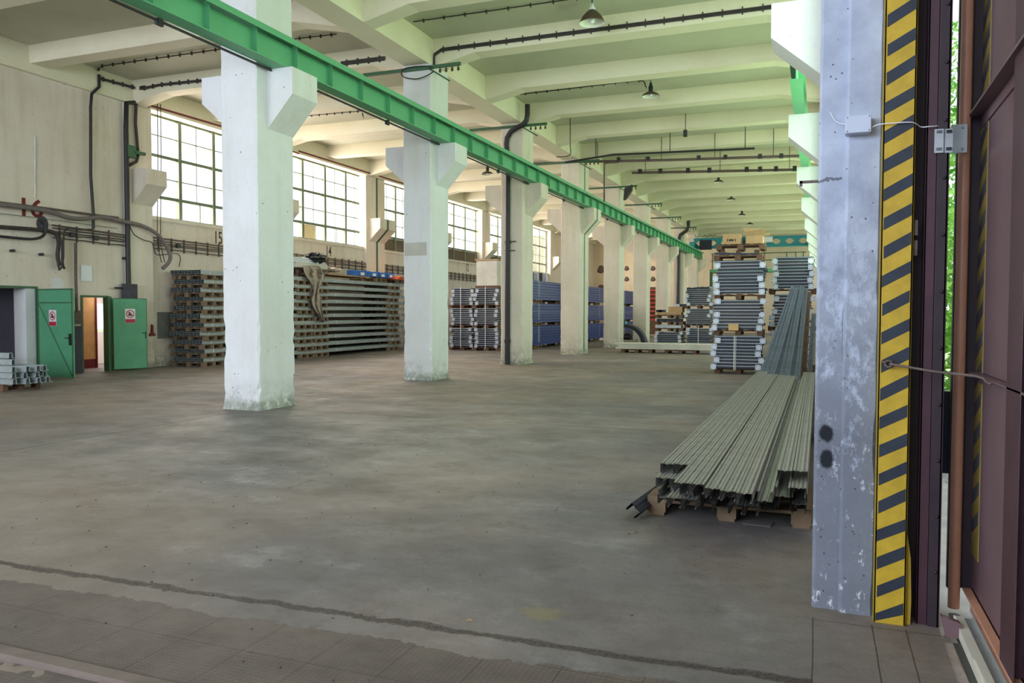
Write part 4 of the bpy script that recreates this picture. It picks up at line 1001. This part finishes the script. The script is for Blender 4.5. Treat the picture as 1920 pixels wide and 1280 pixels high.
# on top of the front right stack: two pallets, boxes
pal_at(-1.95, 21.25, zt1, 'lower of the two pallets on top of the front right stack'); pal_at(-1.9, 21.25, zt1+.27, 'upper of the two pallets on top of the front right stack')
m = MB()
for k in range(3): tag(MB().box(-.55, .55, -.03, .03, 0, .05).obj('loose_rail', M_navy, loc=(-2.0+.05*k, 21.0+.18*k, zt1+.145+.002)), ['front', 'middle', 'back'][k]+' loose navy rail between the two top pallets', 'rail', 'loose rails on the top pallet').rotation_euler = (0, .03*k+.04, .08*k)
for k, x in enumerate((-2.35, -1.95, -1.5)): tag(MB().box(-.06, .06, -.06, .06, 0, .12).obj('spacer_block', M_woodd, loc=(x, 21.05, zt1+.146)), ['left', 'middle', 'right'][k]+' wooden spacer block under the upper top pallet', 'block', 'spacer blocks')
zb_ = zt1+.27+.145
def carton(x, y, z, w, d, h, label, mat=M_card, flaps=False, mark=False, rz=0):
    t = thing('cardboard_box', label, 'box', (x, y, z), rz)
    MB().box(-w/2, w/2, -d/2, d/2, 0, h).obj('box_body', mat, t, bevel=.006)
    if flaps:
        m = MB(); m.add([(-w/2, -d/2, h), (w/2, -d/2, h), (w/2+.08, -d/2-.1, h+.16), (-w/2+.02, -d/2-.08, h+.10)], [(0, 1, 2, 3)]); m.add([(-w/2, d/2, h), (w/2, d/2, h), (w/2, d/2+.05, h+.2), (-w/2-.1, d/2, h+.25)], [(0, 1, 2, 3)])
        m.add([(w/2, -d/2, h), (w/2, d/2, h), (w/2+.16, d/2, h+.03), (w/2+.14, -d/2, h+.07)], [(0, 1, 2, 3)]); m.obj('open_flaps', M_card, t)
    if mark:
        MB().box(-w*.25, -w*.2, -d/2-.003, -d/2, h*.25, h*.55).box(w*.2, w*.25, -d/2-.003, -d/2, h*.25, h*.55).box(-w*.15, w*.13, -d/2-.003, -d/2, h*.3, h*.5).obj('print_marks', M_num, t)
    return t
carton(-2.12, 21.1, zb_, .44, .4, .26, 'closed tan cardboard box on top of the front right stack', mark=True)
carton(-1.56, 21.1, zb_, .42, .4, .20, 'open cardboard box with raised flaps on top of the front right stack', flaps=True)
carton(-2.02, 20.69, 1.12, .24, .14, .16, 'small cream box hooked on the front of the front right stack', M_cream)
# on the distant stack tops
m = MB(); rnd = random.Random(3)
for k in range(9):
    xx = -5.2+.11*k; tag(MB().box(-.06, .06, -.3, .3, 0, .05+rnd.uniform(0, .05)).obj('navy_bracket', M_navy, loc=(xx, 34.3, zt3+.0)), f'{ORD[k] if k else "first"} navy bracket from the left on top of the distant middle stack', 'bracket', 'navy brackets on the distant stack').rotation_euler = (0, rnd.uniform(-.3, .3), rnd.uniform(-.2, .2))
z = zt4
for i in range(3):
    pal_at(-6.0, 34.4, z+.02, f'{["lower", "middle", "upper"][i]} empty pallet on the low distant stack'); z += .165
    tag(MB().box(-.55, .5, -.3, .3, 0, .11).obj('flat_parts_tray', [M_plate, M_navy, M_card][i], loc=(-6.0, 34.4, z+.0)), f'{["grey", "dark", "orange brown cardboard"][i]} flat tray on the low distant stack', 'tray'); z += .115
tag(MB().box(-.3, .3, -.3, .3, 0, .24).obj('cardboard_box', M_card, loc=(-5.75, 34.4, z)), 'brown box on the low distant stack', 'box')
for k in range(4): tag(MB().box(-.13, .13, -.2, .2, 0, .1).obj('navy_bracket', M_navy if k != 2 else M_plate, loc=(-6.45+.1*k if k < 2 else -6.1+.22*k, 34.3, z if k < 2 else z+.245)), f'{["first", "second", "third", "fourth"][k]} small metal bracket on the low distant stack', 'bracket')
# big white packed box on mid stack
t = thing('packed_box', 'tall packed white box with tan lid on the stack between the columns', 'box', (-12.62, 30.0, 2.545))
MB().box(-.5, .5, -.4, .4, 0, .09).obj('pallet_base', M_woodd, t); MB().box(-.46, .46, -.38, .38, .09, 1.12).obj('box_body', M_plank, t, bevel=.02); MB().box(-.52, .5, -.42, .42, 1.12, 1.17).obj('lid', M_card, t)
# ------------------------------------------------------------------ white planks on pallets
pal_at(-6.6, 30.7, 0, 'pallet under the left end of the white planks'); pal_at(-4.9, 30.7, 0, 'pallet under the middle of the white planks')
rnd = random.Random(8)
for lay in range(3):
    for k in range(4):
        o = MB().box(-1.85, 1.85, -.095, .095, 0, .075).obj('timber_plank', M_plank, bevel=.008, loc=(-5.5+rnd.uniform(-.12, .12), 30.4+.21*k, .146+.078*lay))
        o.rotation_euler = (0, 0, rnd.uniform(-.004, .004)); tag(o, f'whitish plank, {["bottom", "middle", "top"][lay]} layer, {["front", "second", "third", "back"][k]} row of the low plank pile', 'plank', 'planks of the low pile')

# ------------------------------------------------------------------ left long profile stacks
cpm = None
def cprof(L):
    m = MB(); W, Hh, th = .058, .030, .006
    out = [(-W, -Hh), (-W, Hh), (W, Hh), (W, -Hh), (W-.02, -Hh), (W-.02, -Hh+th), (W-th, -Hh+th), (W-th, Hh-th), (-W+th, Hh-th), (-W+th, -Hh+th), (-W+.02, -Hh+th), (-W+.02, -Hh)]
    n = len(out); vs = [(p[0], 0, p[1]) for p in out]+[(p[0], L, p[1]) for p in out]
    m.add(vs, [(i, n+i, n+(i+1) % n, (i+1) % n) for i in range(n)]); return m.mesh('channel_profile', [M_galv2, M_black])
CP = cprof(11.85)
def bundle(x, y, z, label, rows=2, cols=9, L=11.85, me=None, group='strapped profile bundles'):
    t = thing('profile_bundle', label, 'profile bundle', (x, y, z), 0, group)
    for r in range(rows):
        for c in range(cols): part('profile', me or CP, t, (-.5+.122*c+.004, 0, .032+.062*r))
    for yy in (.35, 1.2, 4.0, 6.6, L-1.3, L-.45): MB().box(-.575, -.569, yy-.012, yy+.012, 0, .062*rows).box(.544, .550, yy-.012, yy+.012, 0, .062*rows+.004).box(-.575, .550, yy-.012, yy+.012, .062*rows+.001, .062*rows+.004).obj('strap', M_strap, t)
    return t
rnd = random.Random(5)
B0 = None
PALY = make_pallet('wooden_pallet', M_wood, 1.2, .8, 'lowest pallet from the floor at the near support of the left profile stack', (-16.75, 18.0, 0), 'pallets of the left profile stacks')
NL = 11
ys = 17.6; EN = ['near', 'second', 'third', 'far']
for i in range(NL):
    z = i*.247; sh = rnd.uniform(-.045, .045)
    for e, yy in enumerate((18.02, 22.35, 23.25, 28.3)):
        if i == 0 and e == 0: continue
        dup(PALY, (-16.75+sh*.5+rnd.uniform(-.03, .03), yy+rnd.uniform(-.08, .08) if e != 2 else yy, z), (0, 0, rnd.uniform(-.02, .02)), f'{ORD[i]} pallet from the floor at the {EN[e]} support of the left profile stack', 'pallets of the left profile stacks')
    lab = f'{ORD[i]} strapped steel profile bundle in the left wall stack'
    pos = (-16.75+sh, ys+rnd.uniform(-.08, .06), z+.146)
    if B0 is None: B0 = bundle(*pos, lab)
    else: dup(B0, pos, None, lab)
ZTOP = NL*.247+.146-.25+.13
ZL = 10*.247+.146+.128
# things on the left stacks
z = ZL
for i in range(2): dup(PALY, (-16.7, 23.0, z), (0, 0, .05*i), ['lower', 'upper'][i]+' loose pallet under the plastic on the left stack', 'pallets of the left profile stacks'); z += .15
tag(MB().box(-.6, .5, -.9, .9, 0, .16).obj('wrapped_sheets', M_plank, loc=(-16.7, 22.8, z+.01)), 'pale wrapped sheets on the top pallets of the left stack', 'sheets')
for i in range(3): tag(MB().box(-.58, .5, -1.0, 1.0, 0, .05).obj('white_board', M_white, loc=(-16.72, 22.6, z+.18+.06*i)), ['lower', 'middle', 'upper'][i]+' white board under the black plastic clump', 'board', 'white boards on the left stack')
# crumpled black plastic
def crumple(name, c, rx, ry, rz_, mat, label, cat, seed, amp=.3, n=26, sub=None):
    rnd = random.Random(seed); m = MB(); vs = []
    for i in range(n+1):
        th = math.pi*i/n
        for j in range(n*2):
            ph = math.pi*j/n; r = 1+rnd.uniform(-amp, amp)
            vs.append((rx*r*math.sin(th)*math.cos(ph), ry*r*math.sin(th)*math.sin(ph), rz_*r*math.cos(th)))
    w2 = n*2; fs = [(i*w2+j, (i+1)*w2+j, (i+1)*w2+(j+1) % w2, i*w2+(j+1) % w2) for i in range(n) for j in range(w2)]
    m.add(vs, fs); return tag(m.obj(name, mat, loc=c), label, cat)
p = at(592, 484, 'X', -16.3); crumple('plastic_clump', p, .35, .5, .16, M_plas, 'crumpled black plastic clump on the left stack top', 'plastic', 2, .28, 12)
# hanging film
rnd = random.Random(6); m = MB(); pts = []; N = 26; Mx = 14
for i in range(N+1):
    u = i/N
    py = 498+u*105; xc = 583+u*22+4*math.sin(u*7); wd = (22*(1-u)+6)*(.8+.3*math.sin(u*11))
    for j in range(Mx+1):
        v = j/Mx-.5; q = at(xc+wd*v*1.3, py, 'X', -16.12+.06*math.sin(j*.9+i*.35)+rnd.uniform(-.03, .03)); pts.append(q)
fs = [(i*(Mx+1)+j, i*(Mx+1)+j+1, (i+1)*(Mx+1)+j+1, (i+1)*(Mx+1)+j) for i in range(N) for j in range(Mx)]
m.add(pts, fs, 0, True); o = m.obj('torn_wrap_film', M_film); tag(o, 'torn dusty wrap film hanging down the left profile stack', 'film')
so_ = o.modifiers.new('solid', 'SOLIDIFY'); so_.thickness = .006
p = at(615, 505, 'X', -16.4); crumple('torn_wrap_film', p, .3, .55, .09, M_film, 'bunched dusty wrap film under the black plastic clump', 'film', 9, .3, 10)
tag(MB().box(-.5, .45, -1.4, 1.4, 0, .04).obj('brown_board', M_card, loc=(-16.7, 25.2, ZL+.14)), 'brown board under the blue crates', 'board')
dup(PALY, (-16.7, 27.2, ZL), (0, 0, .03), 'loose pallet under the blue crates', 'pallets of the left profile stacks'); dup(PALY, (-16.7, 28.9, ZL), (0, 0, 0), 'loose pallet under the orange panels', 'pallets of the left profile stacks')
def crate(x, y, z, rz, label):
    t = thing('storage_crate', label, 'crate', (x, y, z), rz, 'blue storage crates')
    m = MB(); w, d, h, th = .25, .30, .22, .012
    m.box(-w, w, -d, d, 0, th).box(-w, w, -d, -d+th, 0, h).box(-w, -w+th, -d, d, 0, h).box(w-th, w, -d, d, 0, h*.72).box(-w, w, d-th, d, 0, h); m.obj('crate_shell', M_blued, t)
    MB().box(w, w+.003, -.12, .12, .04, .14).obj('paper_label', M_white, t)
for k, (yy, zz, l) in enumerate(((26.0, .15, 'leftmost blue storage crate on the left stack'), (26.85, .15, 'second blue storage crate on the left stack'), (27.5, .15, 'third blue storage crate on the left stack'), (28.12, .15, 'rightmost blue storage crate beside the orange panels'))):
    crate(-16.45, yy, ZL+zz+.03, .04*k-.05, l)
for i in range(3): tag(MB().box(-.6, .6, -1.0, 1.0, 0, .035).obj('orange_panel', M_orange, loc=(-16.6+.03*i, 29.3, ZL+.147+.045*i)), ['bottom', 'middle', 'top'][i]+' orange panel on the far end of the left stack', 'panel', 'orange panels').rotation_euler = (0, 0, .03*i)

# ------------------------------------------------------------------ blue beam stacks
BB = MB().prism([(-.07, -.056), (.07, -.056), (.07, .018), (.052, .03), (.052, .052), (-.07, .052)], 'Y', 0, 5.8).mesh('beam', M_blue)
for me in (BB,): pass
def blue_bundle(x, y, z, label, rows=7, cols=6, L=5.8):
    t = thing('blue_beam_bundle', label, 'beam bundle', (x, y, z), 0, 'strapped blue beam bundles'); rnd = random.Random(int(z*100+y))
    for r in range(rows):
        for c in range(cols): part('beam', BB, t, (-.16*c, rnd.uniform(-.03, .03), .058+.118*r), None)
    for yy in (.9, 1.05, L-.9): MB().box(.071, .075, yy-.01, yy+.01, .1, .118*rows).obj('strap', M_strap, t)
    return t
bl0 = None
for si, (yy, sn) in enumerate(((31.4, 'near'), (37.6, 'second'), (47.5, 'far'))):
    z = 0
    for i in range(3):
        for e in (.9, 4.4): dup(PALY, (-11.9, yy+e, z), None, f'{["bottom", "middle", "top"][i]} pallet under the {"front" if e < 1 else "back"} of the {sn} blue beam stack', 'pallets of the blue stacks')
        lab = f'{["bottom", "middle", "top"][i]} bundle of blue beams in the {sn} blue stack'
        if bl0 is None: bl0 = blue_bundle(-11.4, yy, z+.146, lab)
        else: dup(bl0, (-11.4, yy, z+.146), None, lab)
        z += .146+.118*7+.01
ztb = z
for k in range(6): tag(MB().box(-.07, .07, -.05, .05, 0, .36).obj('upright_stub', M_bar if k % 2 else M_navy, loc=(-11.9+.1*k, 31.9+.3*k, ztb)), f'{ORD[k] if k else "first"} short steel upright on the near blue stack', 'upright', 'short uprights on the near blue stack')
# red racks far
for k in range(8):
    tag(MB().box(-.9, .9, -.3, .3, 0, .09).obj('red_rack_beam', M_redr, loc=(-11.6, 57, 1.0+.30*k)), f'{ORD[k]} red rack beam in the far red stack', 'beam', 'far red stack')
    tag(MB().box(-.9, .9, -.2, .3, 0, .2).obj('dark_shelf_load', M_woodd, loc=(-11.6, 57.1, 1.095+.30*k)), f'{ORD[k]} dark load between the far red beams', 'load', 'far red stack loads')
tag(MB().box(-.9, .9, -.3, .3, 0, 1.0).obj('crate_base', M_woodd, loc=(-11.6, 57, 0)), 'dark base crate under the far red stack', 'crate')
# junk behind: wire cage, curved dark chute
t = thing('slatted_crate', 'small slatted wooden crate behind the striped column', 'crate', (-10.9, 44.6, 0))
for k in range(5): MB().box(-.35, .35, -.32, -.30, .05+.25*k, .15+.25*k).obj('slat', M_wood, t)
for x in (-.33, 0, .31): MB().box(x, x+.03, -.3, .3, 0, 1.25).obj('post', M_wood, t)
crumple('scrap_heap', (-10.0, 45.2, .2), .7, .5, .28, M_dark, 'dark scrap heap between the fourth and fifth columns', 'scrap', 14, .3, 9)
m = MB(); N = 10
for i in range(N):
    a0_, a1_ = math.pi/2*i/N, math.pi/2*(i+1)/N
    m.prism([(-.9*0+1.0*math.sin(a0_), 1.0*math.cos(a0_)), (1.0*math.sin(a1_), 1.0*math.cos(a1_)), (.8*math.sin(a1_), .85*math.cos(a1_)), (.8*math.sin(a0_), .85*math.cos(a0_))], 'Y', -.3, .3)
m.box(-.8, 0, -.3, .3, .85, 1.0)
tag(m.obj('curved_chute', M_dark, loc=(-8.6, 37.2, 0)), 'dark curved metal chute between the fifth and sixth columns', 'chute')
tag(MB().box(-.5, .4, -.2, .2, 0, .14).obj('blue_tray', M_crane, loc=(-9.0, 37.2, 1.01)), 'pale blue tray on the curved chute', 'tray')

# ------------------------------------------------------------------ lower left galvanised profiles
pal_at(-15.4, 11.1, 0, 'pallet under the galvanised sections at the left edge')
zm_ = MB(); th = .006
for (q0, q1, q2, q3) in (((-.06, 0), (-.02, .075), None, None),): pass
def zsec(L):
    m = MB(); out = [(-.09, 0), (-.04, 0), (-.03, .10), (.03, .10), (.04, 0), (.09, 0), (.09, .008), (.047, .008), (.037, .108), (-.037, .108), (-.047, .008), (-.09, .008)]
    n = len(out); vs = [(0, p[0], p[1]) for p in out]+[(-L, p[0]+0, p[1]) for p in out]
    m.add(vs, [(i, (i+1) % n, n+(i+1) % n, n+i) for i in range(n)]+[tuple(range(n))[::-1], tuple(range(n, 2*n))]); return m.mesh('galvanised_section', M_galv)
ZS_ = zsec(2.2); rnd = random.Random(15); c = 0
for lay in range(3):
    for k in range(4):
        o = bpy.data.objects.new('galvanised_section', ZS_); COL.objects.link(o); o.location = (-14.5-.12*(k < 1)+rnd.uniform(-.08, .06), 10.78+.21*k, .146+.118*lay); o.rotation_euler = (0, 0, rnd.uniform(-.01, .01))
        tag(o, f'galvanised section in the {["bottom", "middle", "top"][lay]} layer of the left edge pile, {["front", "second", "third", "back"][k]} one', 'steel section', 'sections of the left edge pile')
for k in range(2):
    o = bpy.data.objects.new('galvanised_section', ZS_); COL.objects.link(o); o.location = (-14.95-.35*k, 11.05+.2*k, .50+.115*k)
    tag(o, ['loose galvanised section on top of the left edge pile', 'topmost galvanised section set back on the left edge pile'][k], 'steel section')

# ------------------------------------------------------------------ outdoors past the gate gap
struct(MB().box(1.6, 40, -10, 70, -.3, -.05).obj('ground_outside', M_grass))
struct(MB().box(.62, 1.6, -10, 70, -.3, -.03).obj('paving_outside', M_pat))
struct(MB().box(-60, -24, -10, 80, -.3, -.05).obj('ground_outside_left', M_grass))
def bush(label, x, y, z, rx, ry, rz_, n, seed):
    rnd = random.Random(seed); m = MB()
    for i in range(n):
        while True:
            a = Vector((rnd.uniform(-1, 1), rnd.uniform(-1, 1), rnd.uniform(-1, 1)))
            if .3 < a.length < 1: break
        p = Vector((a.x*rx, a.y*ry, a.z*rz_)); s = rnd.uniform(.05, .11)
        d = Vector((rnd.uniform(-1, 1), rnd.uniform(-1, 1), rnd.uniform(-1, 1))).normalized(); e = d.orthogonal().normalized()
        m.add([p-d*s, p+e*s*.4, p+d*s, p-e*s*.4], [(0, 1, 2, 3)])
    t = thing('leafy_bush', label, 'bush', (x, y, z)); m.obj('foliage', M_fol, t)
    MB().tube([(0, 0, -z), (0, 0, rz_*.4)], .08, 8, r2=.03).obj('stem', M_woodd, t)
bush('bright green bush seen low through the gate gap', 2.1, 11.0, 1.6, 1.2, 1.5, 1.7, 5200, 1)
bush('taller green bush behind, filling the gate gap', 2.9, 15.0, 4.2, 1.7, 2.0, 2.6, 6000, 2)
